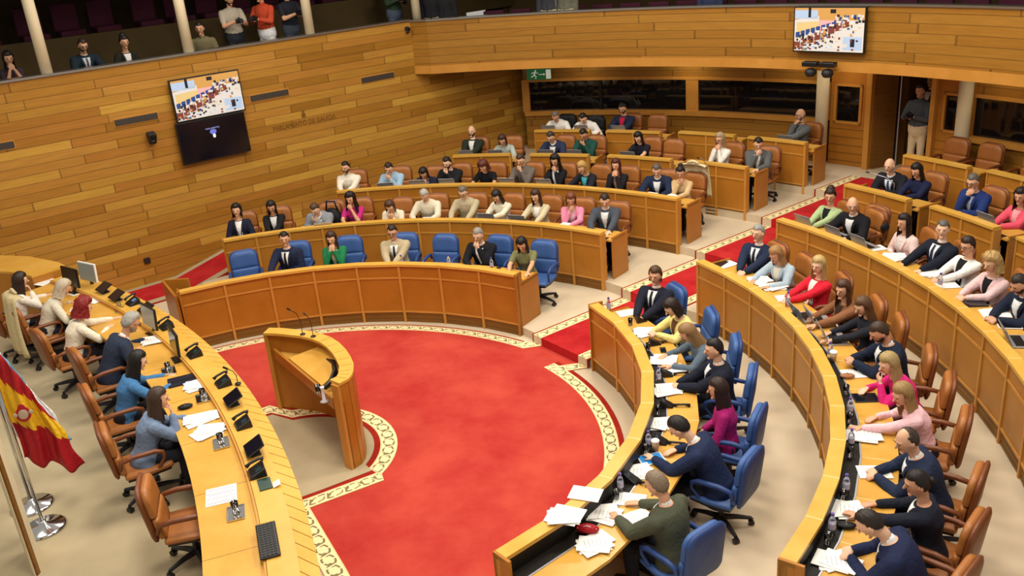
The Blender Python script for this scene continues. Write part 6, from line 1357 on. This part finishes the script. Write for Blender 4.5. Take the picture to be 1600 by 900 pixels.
        cb = PB(); cb.limb([neck-V3(0, 0, .035), neck-V3(0, 0, .008)], [.070*s, .062*s]); cb.mesh('neckline', tm, root)
    # face
    face_part('eye', plain('#1c1410', .2), root, hm, hcn, (.029, .0875, .010), hs_); face_part('eye', plain('#1c1410', .2), root, hm, hcn, (-.029, .0875, .010), hs_)
    bc = hcol if hs != 'bald' else '#4a3a30'
    for sd in (1, -1): face_part('eyebrow', hair_mat(bc), root, hm, hcn, (sd*.030, .0945, .029), hs_)
    face_part('mouth', fabric('#a8524a' if sex == 'f' else '#a06a58', .5), root, hm, hcn, (0, .0825, -.056), hs_)
    if glasses: face_part('glasses', plain('#17171a', .3), root, hm, hcn, (0, .105, .008), hs_)
    if 'b' in beard or 's' in beard and False:
        R_ = np.array([.0755, .097, .117])*hs_; V = []; F = []; fn = headfn(s)
        for i in range(15):
            t = math.pi*(.48+.52*i/14)
            for k in range(24):
                a = 2*math.pi*k/24; d = V3(math.sin(t)*math.cos(a), math.sin(t)*math.sin(a), math.cos(t)); q = fn(d, d*R_)
                keep = d[1] > -.15 and d[2] < -.40+(.22 if abs(d[0]) > .7 else 0) and not (abs(d[0]) < .2 and -.52 < d[2] < -.42)
                V.append(q+d*(.010*hs_ if keep else -.015*hs_))
        for i in range(14):
            for k in range(24): F.append(((i+1)*24+k, (i+1)*24+(k+1) % 24, i*24+(k+1) % 24, i*24+k))
        F.append(tuple(range(24)))
        mesh('beard', np.array(V) @ hm.T+hcn, F, hair_mat('#8a8680' if 'g' in beard else ('#6a6058' if hs == 'bald' and 'grey' in label else '#2a1c14')), root, True)
    hair(hs, hcn, hm, hs_, hair_mat(hcol), root, sex)
    if arms == 'camera':
        c = empty('photo_camera', (0, 0, 0)); c.location = root.matrix_basis @ Vector((0, .36, hip[2]+.31)); c.rotation_euler = (0, 0, R(rz+yaw))
        b = MB(); b.box((0, 0, 0), (.14, .07, .09)); b.box((0, 0, .055), (.05, .05, .03)); b.build('camera_body', M['black'], c, bevel=.006); b = MB(); b.tube([(0, .035, 0), (0, .15, 0)], [.035, .04], 14); b.build('lens', M['blackm'], c)
        tag(c, 'black photo camera held by the '+' '.join(label.split()[:8]), 'camera')
    if row[0] == 'G' and len(row) > 2: pass
    tag(root, label, 'person')
    return root

# ------------------------------------------------------------------ chairs
def rr_outline(w, h, r, rb, n=7):
    """rounded rectangle outline, bottom at z=0, larger corners on top"""
    P = []
    for cx, cz, rr, a0 in ((w/2-r, h-r, r, 0), (-w/2+r, h-r, r, 90), (-w/2+rb, rb, rb, 180), (w/2-rb, rb, rb, 270)):
        for k in range(n+1): a = R(a0+90*k/n); P.append((cx+rr*math.cos(a), cz+rr*math.sin(a)))
    return P
def cushion(b, outline, y0, y1, z0, bend, puff=.012, wide=1.0):
    """padded slab following an outline in x-z; bend(z) gives the lean in y"""
    cx = sum(p[0] for p in outline)/len(outline); cz = sum(p[1] for p in outline)/len(outline); n = len(outline); rows = []
    for f, y in ((.0, y0), (.55, y0-.004), (.9, y0+.0), (1.0, y0+.016), (1.0, y1-.016), (.9, y1), (.55, y1+.002), (0.0, y1)):
        rows.append([(cx+(x-cx)*f*wide, y+(-puff if f == .0 and y == y0 else 0)+bend(z0+cz+(z-cz)*f), z0+cz+(z-cz)*f) for x, z in outline])
    V = [v for r_ in rows for v in r_]; F = []
    for i in range(len(rows)-1):
        for k in range(n): F.append((i*n+k, (i+1)*n+k, (i+1)*n+(k+1) % n, i*n+(k+1) % n)[::-1])
    b.add(V, F)
def make_chair(col, edge, nm):
    """local +y is where the sitter looks"""
    o = empty(nm, (0, 0, 0)); bend = lambda z: -.12*(z-.45)
    b = MB(); cushion(b, rr_outline(.46, .29, .12, .03), -.265, -.195, .695, bend); b.build('upper_back_cushion', col, o, True)
    b = MB(); cushion(b, rr_outline(.47, .24, .04, .05), -.255, -.185, .455, bend); b.build('lower_back_cushion', col, o, True)
    b = MB(); cushion(b, rr_outline(.495, .575, .14, .08), -.31, -.257, .43, bend); b.build('back_shell', edge, o, True)
    b = MB(); P = [(-.25, -.22), (.25, -.22), (.27, .05), (.24, .27), (.0, .30), (-.24, .27), (-.27, .05)]
    b.prism(P, .40, .455); s_ = b.build('seat', col, o, True); bv = s_.modifiers.new('bevel', 'BEVEL'); bv.width = .025; bv.segments = 3; bv.limit_method = 'ANGLE'
    b = MB(); b.prism([(x*.9, y*.9) for x, y in P], .37, .40); b.build('seat_shell', M['black'], o)
    for sx in (-1, 1):
        b = MB(); x = sx*.27
        b.tube([(x, -.25, .56), (x, -.22, .645), (x, -.10, .665), (x, .12, .66), (x, .19, .63), (x*.98, .20, .56), (x*.9, .13, .45), (x*.8, .05, .41)], [.018, .026, .028, .028, .024, .018, .018, .016], 8); b.build('armrest', edge, o, True)
    b = MB(); b.tube([(0, 0, .11), (0, 0, .38)], [.032, .028], 12); b.build('gas_column', M['black'], o)
    for k in range(5):
        a = 2*math.pi*k/5+.3; d = (math.cos(a), math.sin(a)); b = MB(); b.tube([(0, 0, .115), (d[0]*.16, d[1]*.16, .105), (d[0]*.31, d[1]*.31, .08)], [.034, .026, .018], 8, sx=1, sy=1); l_ = b.build('leg', M['blackm'], o)
        b = MB(); b.tube([(d[0]*.31-d[1]*.028, d[1]*.31+d[0]*.028, .03), (d[0]*.31+d[1]*.028, d[1]*.31-d[0]*.028, .03)], .03, 12); b.box((d[0]*.31, d[1]*.31, .062), (.03, .03, .03)); b.build('caster', M['black'], l_)
    return o
CH = {}
def put_chair(x, y, z, rz, col, label):
    if col not in CH:
        m1, m2 = {'tan': (M['tan'], M['tanedge']), 'blue': (M['blue'], M['blueedge']), 'black': (fabric('#1d1e20', .5), fabric('#141416', .5))}[col]
        CH[col] = make_chair(m1, m2, 'swivel_chair'); c = CH[col]
    else: c = copy_tree(CH[col])
    c.location = (x, y, z); c.rotation_euler = (0, 0, R(rz)); tag(c, label, 'chair', {'tan': 'tan leather chairs of the chamber', 'blue': 'blue leather chairs of the front benches', 'black': 'black chairs on the top left tier'}[col])
    return c
for s_ in SEATS: put_chair(*s_)
for rec in PEOPLE: person(rec)

# ------------------------------------------------------------------ presidency desk
PC_ = (-14.30, -8.217); PR_ = 15.83
pd = empty('presidency_desk', (0, 0, PZ))
def pa(off, a0=51.5, a1=8, n=34): return arc(PC_, PR_-off, a0, a1, n)
strip('worktop', pa(.91), pa(.40), .755, .755, M['top'], pd, th=.04)
strip('ledge_top', pa(.40), pa(.15), .805, .805, M['cap'], pd, th=.05)
b = MB(); A1 = pa(.15, 51.5, 8, 60); A2 = pa(.0, 51.5, 8, 60)
for i in range(0, 60):
    j = i; p0 = A1[j]; p1 = A1[j+1]; q0 = A2[max(0, j-0)]; q1 = A2[min(60, j+1)]
    k = 1.4/96*3
    sh = .09
    def mv(p, d): a_ = math.atan2(p[1]-PC_[1], p[0]-PC_[0])+d; r_ = math.dist(p, PC_); return (PC_[0]+r_*math.cos(a_), PC_[1]+r_*math.sin(a_))
    e = .0004
    P = [mv(p0, -e), mv(p1, e), mv(q1, e-.011), mv(q0, -e-.011)]
    V = [(*P[0], .80), (*P[1], .80), (*P[2], .775), (*P[3], .775)]
    W = [(x, y, z-.03) for x, y, z in V]
    b.hexa(V[::-1] and [W[0], W[1], W[2], W[3], V[0], V[1], V[2], V[3]])
co = b.build('chevron_fascia', M['cap'], pd)
bm = bmesh.new(); bm.from_mesh(co.data); bmesh.ops.recalc_face_normals(bm, faces=bm.faces); bm.to_mesh(co.data); bm.free()
strip('fascia_backing', pa(.155), pa(.004), .765, .742, M['plinth'], pd, th=.02)
vwall('front_wall', pa(.03), -.58, .74, M['panel2'], .05, (99, 99), parent=pd)
vwall('ledge_riser', pa(.405), .755, .80, M['frame'], .02, (99, 99), parent=pd)
vwall('modesty_panel', pa(.60), 0, .715, M['panel'], .03, (99, 99), parent=pd)
for k in range(11):
    a_ = R(50-k*4.0); c_, s_ = math.cos(a_), math.sin(a_); b = MB(); p = (PC_[0]+(PR_-.655)*c_, PC_[1]+(PR_-.655)*s_, .7535); b.box(p, (.51, .006, .004), a_); b.build('worktop_seam', M['plinth'], pd)
tag(pd, 'long curved presidency desk with papers and screens on the left', 'desk')
cb_ = empty('end_cabinet', (-5.4, 4.4, PZ)); b = MB(); cp = [(-6.6, 5.25), (-6.09, 5.12), (-5.49, 4.9), (-4.8, 4.44), (-4.6, 4.22), (-4.98, 3.85), (-5.49, 4.16), (-6.7, 4.6)]
b.prism([(x+5.4, y-4.4) for x, y in cp], 0, .87); b.build('cabinet_body', M['panel'], cb_)
b = MB(); b.prism([(x+5.4, y-4.4) for x, y in cp], .87, .905); b.build('cabinet_top', M['cap'], cb_)
b = MB(); b.prism([(x*1.0+5.4+dx, y-4.4+dy) for (x, y), dx, dy in zip([cp[5], cp[6], cp[7], cp[7], cp[6], cp[5]], (0, 0, 0, .03, .03, .03), (0, 0, 0, -.03, -.03, -.03))], 0, .09); b.build('baseboard', M['maroon'], cb_)
tag(cb_, 'wooden end cabinet continuing the presidency desk towards the plank wall', 'cabinet')

# ------------------------------------------------------------------ things on the desks
def it_paper(o, n=1, w_=.21, h_=.297, seed=0):
    rn = random.Random(seed); 
    for k in range(n):
        b = MB(); dx, dy = (rn.uniform(-.05, .05), rn.uniform(-.04, .04)) if k else (0, 0)
        b.box((dx, dy, .004+.006*k), (w_, h_, .005), rn.uniform(-.5, .5) if k else 0); s_ = b.build('sheet', M['paper'], o)
        t_ = MB(); c_, s__ = 1, 0
        if k == n-1:
            for q in range(6): t_.box((dx*0-.0, -.1+q*.036, .0072+.006*k), (w_*.7*(.6+.4*rn.random()), .006, .0006))
            t_.build('printed_lines', fabric('#b4b6bc', .8), s_)
def item(kind, x, y, z, rz, text, idx):
    nm = {'paper': 'sheet_of_paper', 'papers': 'stack_of_papers', 'laptop': 'laptop', 'tablet': 'tablet', 'phone': 'mobile_phone', 'glass': 'drinking_glass', 'bottle': 'water_bottle', 'cup': 'paper_cup', 'telephone': 'desk_telephone', 'magazine': 'magazine', 'bag': 'small_bag', 'pouch': 'pouch', 'tray': 'tray', 'folder': 'folder', 'keyboard': 'keyboard', 'newspaper': 'printed_sheet', 'screenpad': 'desk_screen', 'deskset': 'desk_console', 'monitor': 'monitor', 'monitorb': 'monitor', 'nameplate': 'console_plate', 'mic': 'microphone'}[kind]
    if kind == 'mic': mic((x, y, z), R(rz+180), .22, text); return
    o = empty(nm, (x, y, z), R(rz)); cat = nm.split('_')[-1] if nm not in ('sheet_of_paper', 'stack_of_papers') else 'paper'
    bl = M['black']; b = MB()
    if kind == 'paper': it_paper(o, 1)
    elif kind == 'papers': it_paper(o, 4, seed=idx)
    elif kind == 'newspaper':
        b.box((0, 0, .003), (.30, .28, .004)); b.build('sheet', M['paper'], o); b = MB()
        for i in range(4):
            for j in range(9): b.box((-.11+i*.075, -.11+j*.027, .0058), (.06, .006, .0006), .6 if i % 2 else -.6)
        b.build('printed_lines', fabric('#8e9098', .8), o)
    elif kind == 'laptop':   # sitter is at -y of the item (item faces the hall centre at +y)
        b.box((0, -.0, .009), (.33, .23, .016)); b.build('base', M['silver'], o, bevel=.004); b = MB(); b.box((0, .02, .0185), (.28, .11, .002)); b.build('keys', bl, o)
        b = MB(); b.box((0, .165, .115), (.33, .008, .225), 0, -.42); l_ = b.build('lid', M['silver'], o, bevel=.003); b = MB(); b.box((0, .1595, .117), (.31, .003, .20), 0, -.42); b.build('display', plain('#20242c', .15), l_)
    elif kind == 'tablet':
        c = '#2f7cc0' if 'bright blue' in text else ('#e8e8e8' if 'white' in text else '#1a1e2a')
        b.box((0, 0, .006), (.19, .26, .010)); b.build('case', plain(c if 'blue tablet in' not in text else '#dfe6ee', .3), o, bevel=.004)
        b = MB(); b.box((0, 0, .0118), (.165, .23, .0015)); b.build('display', plain('#2f84c8' if 'bright blue' in text else '#14161e', .12, emit='#2f84c8' if 'bright blue' in text else None, es=.35), o)
    elif kind == 'phone': b.box((0, 0, .005), (.075, .155, .009)); b.build('case', bl, o, bevel=.004); b = MB(); b.box((0, 0, .0098), (.068, .14, .0012)); b.build('display', plain('#181c28', .1), o)
    elif kind == 'glass': b.lathe([(.026, .001), (.033, .105), (.030, .105), (.0235, .01)], seg=18); b.build('glass_body', M['glass'], o, True); b = MB(); b.lathe([(.022, .012), (.028, .065)], seg=16); b.build('water', M['glass'], o, True)
    elif kind == 'bottle':
        b.lathe([(.028, .001), (.032, .01), (.032, .13), (.026, .155), (.013, .18), (.013, .195)], seg=18); b.build('bottle_body', M['glass'], o, True)
        b = MB(); b.lathe([(.015, .19), (.015, .212)], seg=14); b.build('cap', plain('#5a4a9c', .4), o); b = MB(); b.lathe([(.0328, .06), (.0328, .115)], seg=18); b.build('bottle_label', plain('#b4b0c8', .5), o)
    elif kind == 'cup': b.lathe([(.03, .001), (.042, .11)], seg=18); b.build('cup_body', plain('#c9a27c', .6), o, True); b = MB(); b.lathe([(.045, .108), (.045, .118), (.038, .126)], seg=18); b.build('lid', M['white'], o)
    elif kind == 'telephone':
        b.hexa([(-.05, -.07, 0), (.06, -.09, 0), (.06, .08, 0), (-.05, .08, 0), (-.04, -.05, .02), (.05, -.06, .02), (.05, .07, .10), (-.04, .07, .10)]); b.build('console', bl, o, bevel=.006)
        b = MB(); b.tube([(-.0, -.08, .015), (-.005, -.13, .03), (-.0, -.2, .03), (0, -.26, .015)], [.02, .013, .013, .022], 10); b.build('handset', bl, o, True)
        b = MB(); b.box((0, .03, .072), (.06, .05, .003), 0, .6); b.build('display', plain('#3a4450', .2), o)
    elif kind == 'magazine':
        b.box((0, 0, .006), (.21, .28, .006)); b.build('pages', M['paper'], o); b = MB(); b.box((.02, 0, .0098), (.13, .16, .001)); b.build('photo', fabric('#33302c', .6, .8, 30), o); b = MB(); b.ell((.03, 0, .0105), (.03, .035, .0008)); b.build('pale_figure', plain('#d8a88c', .6), o)
    elif kind == 'bag': b.ell((0, 0, .045), (.05, .11, .045), 16, 9); b.build('bag_body', fabric('#a81420', .5), o, True); b = MB(); b.tube([(-.02, -.09, .06), (-.02, 0, .092), (-.02, .09, .06)], .004, 6); b.build('zip', plain('#e0d8d8', .4), o)
    elif kind == 'pouch': c = '#a06a48' if 'tan' in text else '#15151a'; b.ell((0, 0, .025), (.05, .085, .025), 14, 8); b.build('pouch_body', fabric(c, .5), o, True); b = MB(); b.tube([(-.03, 0, .045), (.03, 0, .045)], .006, 6); b.build('clasp', M['metal'], o)
    elif kind == 'tray':
        b.box((0, 0, .006), (.22, .15, .008)); b.build('tray_base', M['chrome'], o, bevel=.003); b = MB()
        for p in (((0, .075, .012), (.22, .008, .012)), ((0, -.075, .012), (.22, .008, .012)), ((.11, 0, .012), (.008, .15, .012)), ((-.11, 0, .012), (.008, .15, .012))): b.box(*p)
        b.build('rim', M['chrome'], o); b = MB(); b.lathe([(.03, .012), (.034, .11), (.031, .11), (.027, .02)], (-.03, 0, 0), 18); b.build('glass_body', M['glass'], o, True); b = MB(); b.lathe([(.022, .012), (.026, .018), (.03, .06), (.015, .075), (.018, .09)], (.05, .02, 0), 16); b.build('glass_bowl', M['glass'], o, True)
    elif kind == 'folder': b.box((0, 0, .008), (.26, .34, .014)); b.build('cover', fabric('#17182a', .4), o, bevel=.004); b = MB(); b.box((0, .0, .0165), (.02, .3, .003)); b.build('spine_band', bl, o)
    elif kind == 'keyboard':
        b.box((0, 0, .014), (.50, .17, .022)); b.build('housing', bl, o, bevel=.01)
        for r_ in range(4):
            b = MB()
            for q in range(14): b.box((-.22+q*.034, -.05+r_*.033, .028), (.027, .026, .008))
            b.build('key_row', M['blackm'], o)
    elif kind == 'screenpad':
        b.box((0, 0, .085), (.26, .014, .20), 0, -1.12); b.build('housing', bl, o, bevel=.005); b = MB(); b.box((0, -.0045, .093), (.24, .003, .18), 0, -1.12); b.build('display', plain('#15131c', .12), o)
        b = MB(); b.box((0, .02, .035), (.05, .03, .07)); b.box((0, .0, .006), (.14, .1, .012)); b.build('stand', M['blackm'], o)
    elif kind == 'deskset':
        b.hexa([(-.10, -.08, 0), (.10, -.08, 0), (.10, .09, 0), (-.10, .09, 0), (-.09, -.06, .03), (.09, -.06, .03), (.09, .08, .09), (-.09, .08, .09)]); b.build('console', bl, o, bevel=.008)
        b = MB(); b.tube([(-.05, -.08, .075), (-.055, -.04, .10), (-.055, .05, .125), (-.05, .09, .115)], [.022, .014, .014, .022], 10); b.build('handset', M['blackm'], o, True)
        b = MB(); b.box((.035, .02, .068), (.07, .06, .003), 0, .4); b.build('display', plain('#4a6488' if 'lit' in text else '#28383c', .2, emit='#4a6488' if 'lit' in text else None, es=.8), o)
    elif kind == 'nameplate':
        b.box((0, 0, .006), (.20, .12, .010)); b.build('plate', plain('#143830', .3), o); b = MB(); b.box((.07, .1, .02), (.09, .07, .004), 0, .3); b.build('card', M['paper'], o)
    elif kind in ('monitor', 'monitorb'):
        w_, h_ = (.44, .30); b.box((0, .012, h_/2+.11), (w_, .03, h_), 0, -.08); b.build('housing', M['white'] if kind == 'monitor' and 'white' in text else bl, o, bevel=.006)
        b = MB(); b.box((0, -.006, h_/2+.11), (w_-.03, .005, h_-.03), 0, -.08); b.build('display', plain('#7c8078' if kind == 'monitor' else '#16161c', .2, emit='#7c8078' if kind == 'monitor' else None, es=.3), o)
        b = MB(); b.box((0, .03, .08), (.05, .03, .14)); b.box((0, .02, .006), (.22, .16, .012)); b.build('stand', bl, o)
    tag(o, text, cat)
for i, rec in enumerate(ITEMS): item(*rec, i)
# standing white microphone on the fourth right bench
mic((9.28, 4.75, 1.325), R(60), .34, 'pale gooseneck microphone before the bald man with the blue tie', True, 1.2)
mic((6.62, 7.12, 1.325), R(140), .34, 'pale gooseneck microphone left of the woman in white with glasses', True, .8)

# coats and bags
def coat(x, y, z, rz, col, label, L=.75):
    """an overcoat hung over a chair back, folds running down"""
    V = []; n, m_ = 22, 16
    prof = lambda v: (-.20-.14*0, 0)
    for side in range(2):
        for j in range(m_+1):
            v = j/m_
            if v < .25: a = v/.25; yy = -.20-.16*a*a-.0; zz = 1.18+.02*math.sin(math.pi*a)-.02*a; yy = -.24-.13*a
            else: a = (v-.25)/.75; yy = -.37-.05*math.sin(a*2); zz = 1.16-L*a
            for k in range(n+1):
                u = k/n*2-1; w_ = .27+.05*v; fold = .018*math.sin(u*11+v*2)*(.2+v)
                V.append((u*w_, yy+fold+.05*u*u+(.0 if side == 0 else .018), zz-.03*u*u))
    F = []; q = (n+1)*(m_+1)
    for j in range(m_):
        for k in range(n):
            i = j*(n+1)+k; F.append((i, i+n+1, i+n+2, i+1)); F.append((q+i, q+i+1, q+i+n+2, q+i+n+1))
    for j in range(m_):
        for k in (0, n): i = j*(n+1)+k; f = (i, q+i, q+i+n+1, i+n+1); F.append(f)
    for k in range(n):
        for j in (0, m_): i = j*(n+1)+k; F.append((i, i+1, q+i+1, q+i))
    o = empty('overcoat', (x, y, z), R(rz)); c = mesh('coat_body', V, F, fabric(col, .85, .12, 20), o, True)
    bm = bmesh.new(); bm.from_mesh(c.data); bmesh.ops.recalc_face_normals(bm, faces=bm.faces); bm.to_mesh(c.data); bm.free()
    b = MB(); b.tube([(-.12, -.235, 1.2), (0, -.25, 1.235), (.12, -.235, 1.2)], [.02, .028, .02], 8); b.build('collar', fabric(col, .85, .2, 20), o, True)
    return tag(o, label, 'coat')
for r_ in SEATS:
    if 'silver blonde woman' in r_[5]: coat(r_[0], r_[1], r_[2], r_[3], '#c8b78c', 'beige trench coat hung over the chair of the silver blonde woman', .85)
    if 'under the woman in the beige blouse' in r_[5]: coat(r_[0], r_[1], r_[2], r_[3], '#d8cca4', 'cream coat hung over the chair of the woman in the beige blouse', .6)
def bag(x, y, z, rz, s, col, label):
    o = empty('shoulder_bag', (x, y, z), R(rz)); b = MB(); b.ell((0, 0, .16*s), (.17*s, .09*s, .17*s), 18, 12, fn=lambda d, q: Vector((q.x*(1-.15*d.z), q.y, q.z*(1 if d.z > 0 else .9)))); b.build('bag_body', fabric(col, .6), o, True)
    b = MB(); b.tube([(-.09*s, 0, .29*s), (-.06*s, .01, .42*s), (.06*s, .01, .42*s), (.09*s, 0, .29*s)], .012*s, 8); b.build('strap', fabric(col, .6), o, True)
    b = MB(); b.box((0, .085*s, .14*s), (.16*s, .03*s, .12*s)); b.build('front_pocket', fabric(col, .5), o, bevel=.01)
    return tag(o, label, 'bag')
_bs = [r_ for r_ in SEATS if 'backpack' in r_[5]][0]
bag(_bs[0], _bs[1], .30+.457, 160, 1.45, '#15151a', 'black backpack standing between the grey-jacketed man and the woman in magenta')
st_ = MB(); st_.box((0, 0, .2), (.4, .34, .4)); 
bag(6.32, 6.55, .45, 30, .9, '#241c1c', 'dark bag on the floor behind the side panel of the third left bench')
bag(5.02, 9.55, .60, 20, 1.1, '#1c2024', 'dark bag and coat heap beside the man in dark green shirt')
bag(9.62, 4.45, .60, 60, 1.2, '#27384a', 'blue-grey bag hanging behind the fourth right bench')
bag(8.55, 3.35, 1.17, 0, .42, '#1a1a1e', 'small black bag on the third right bench near the aisle')

# ------------------------------------------------------------------ flags and the panel at the lower left
def flag_pole(x, y, label):
    o = empty('flag_pole', (x, y, PZ)); b = MB(); b.lathe([(.22, 0), (.225, .01), (.20, .03), (.05, .05), (.03, .09)], seg=32); b.build('base', M['chrome'], o, True)
    b = MB(); b.tube([(0, 0, .05), (0, 0, 2.25)], .017, 12); b.build('pole', M['chrome'], o, True); b = MB(); b.lathe([(.01, 2.25), (.03, 2.29), (.012, 2.36)], seg=12); b.build('finial', M['chrome'], o, True)
    return tag(o, label, 'pole')
flag_pole(-2.45, -1.82, 'chrome flag pole with round base, the nearer one at lower left'); flag_pole(-2.78, -1.38, 'chrome flag pole with round base, the farther one at lower left')
def flag(x, y, rz, stripes, label, wv, ht, zt, fold, crest=False):
    o = empty('flag', (x, y, PZ), R(rz)); n, m_ = 60, 26; me_i = []; V = []
    for j in range(m_+1):
        v = j/m_
        for k in range(n+1):
            u = k/n; amp = fold*(.5+.8*v)
            V.append((.02+wv*u*(.75+.25*v)+.015*math.sin(v*9+u*5), amp*math.sin(u*13+v*1.2)*(.3+.7*u)+.015*math.sin(u*31), zt-1.0*u-v*(ht-.72*u)+.03*math.sin(u*13+1)*v))
    F = []; MI = []
    for j in range(m_):
        for k in range(n):
            i = j*(n+1)+k; F.append((i, i+1, i+n+2, i+n+1)); MI.append(stripes((k+.5)/n, (j+.5)/m_))
    ms = [fabric(c, .6, .06, 20, .4) for c in ('#a81420', '#e8b820', '#e4e8ec', '#6aa8cc')]
    c = mesh('cloth', V, F, None, o, True, mats=ms, mi=MI); sd = c.modifiers.new('thickness', 'SOLIDIFY'); sd.thickness = .004
    if crest:
        b = MB(); b.m = 0; i = 11*(n+1)+20; p = Vector(V[i])
        for du, dv, m2, r_ in ((0, 0, 0, .07), (0, .0, 2, .045), (-.07, .01, 2, .02), (.07, .01, 2, .02), (0, .07, 0, .035)):
            b.m = m2; b.ell(p+Vector((du, -.07-.004*m2, dv)), (r_, .008, r_*1.2), 14, 8)
        b.build('coat_of_arms', None, o, mats=[ms[0], ms[1], plain('#b8a890', .5)])
    return tag(o, label, 'flag')
flag(-2.45, -1.82, 25, lambda u, v: 1 if .25 < v+.25*(u-.3) < .62 else 0, 'red and yellow flag with a coat of arms hanging on the nearer pole', .50, 1.38, 2.2, .06, True)
flag(-2.78, -1.38, 30, lambda u, v: 3 if .35 < (u+v*.8) % 1.2 < .75 else 2, 'white and light blue flag hanging on the farther pole', .52, 1.3, 2.15, .05)
wp = empty('wall_panel', (-2.3, -2.6, PZ)); b = MB()
b.hexa([(.09, .0, 0), (.14, -.04, 0), (-.05, .42, 0), (-.10, .40, 0), (.09, .0, 2.3), (.14, -.04, 2.3), (-.05, .42, 2.3), (-.10, .40, 2.3)]); bb_ = b.build('pale_board', M['cream'], wp)
b = MB(); b.box((.12, .02, 1.15), (.05, .05, 2.3)); b.build('edge_board', M['plinth'], wp)
b = MB(); b.box((-.09, .42, 1.15), (.04, .04, 2.3)); b.build('edge_board', M['plinth'], wp)
tag(wp, 'pale vertical panel with brown wooden edges at the lower left', 'panel')
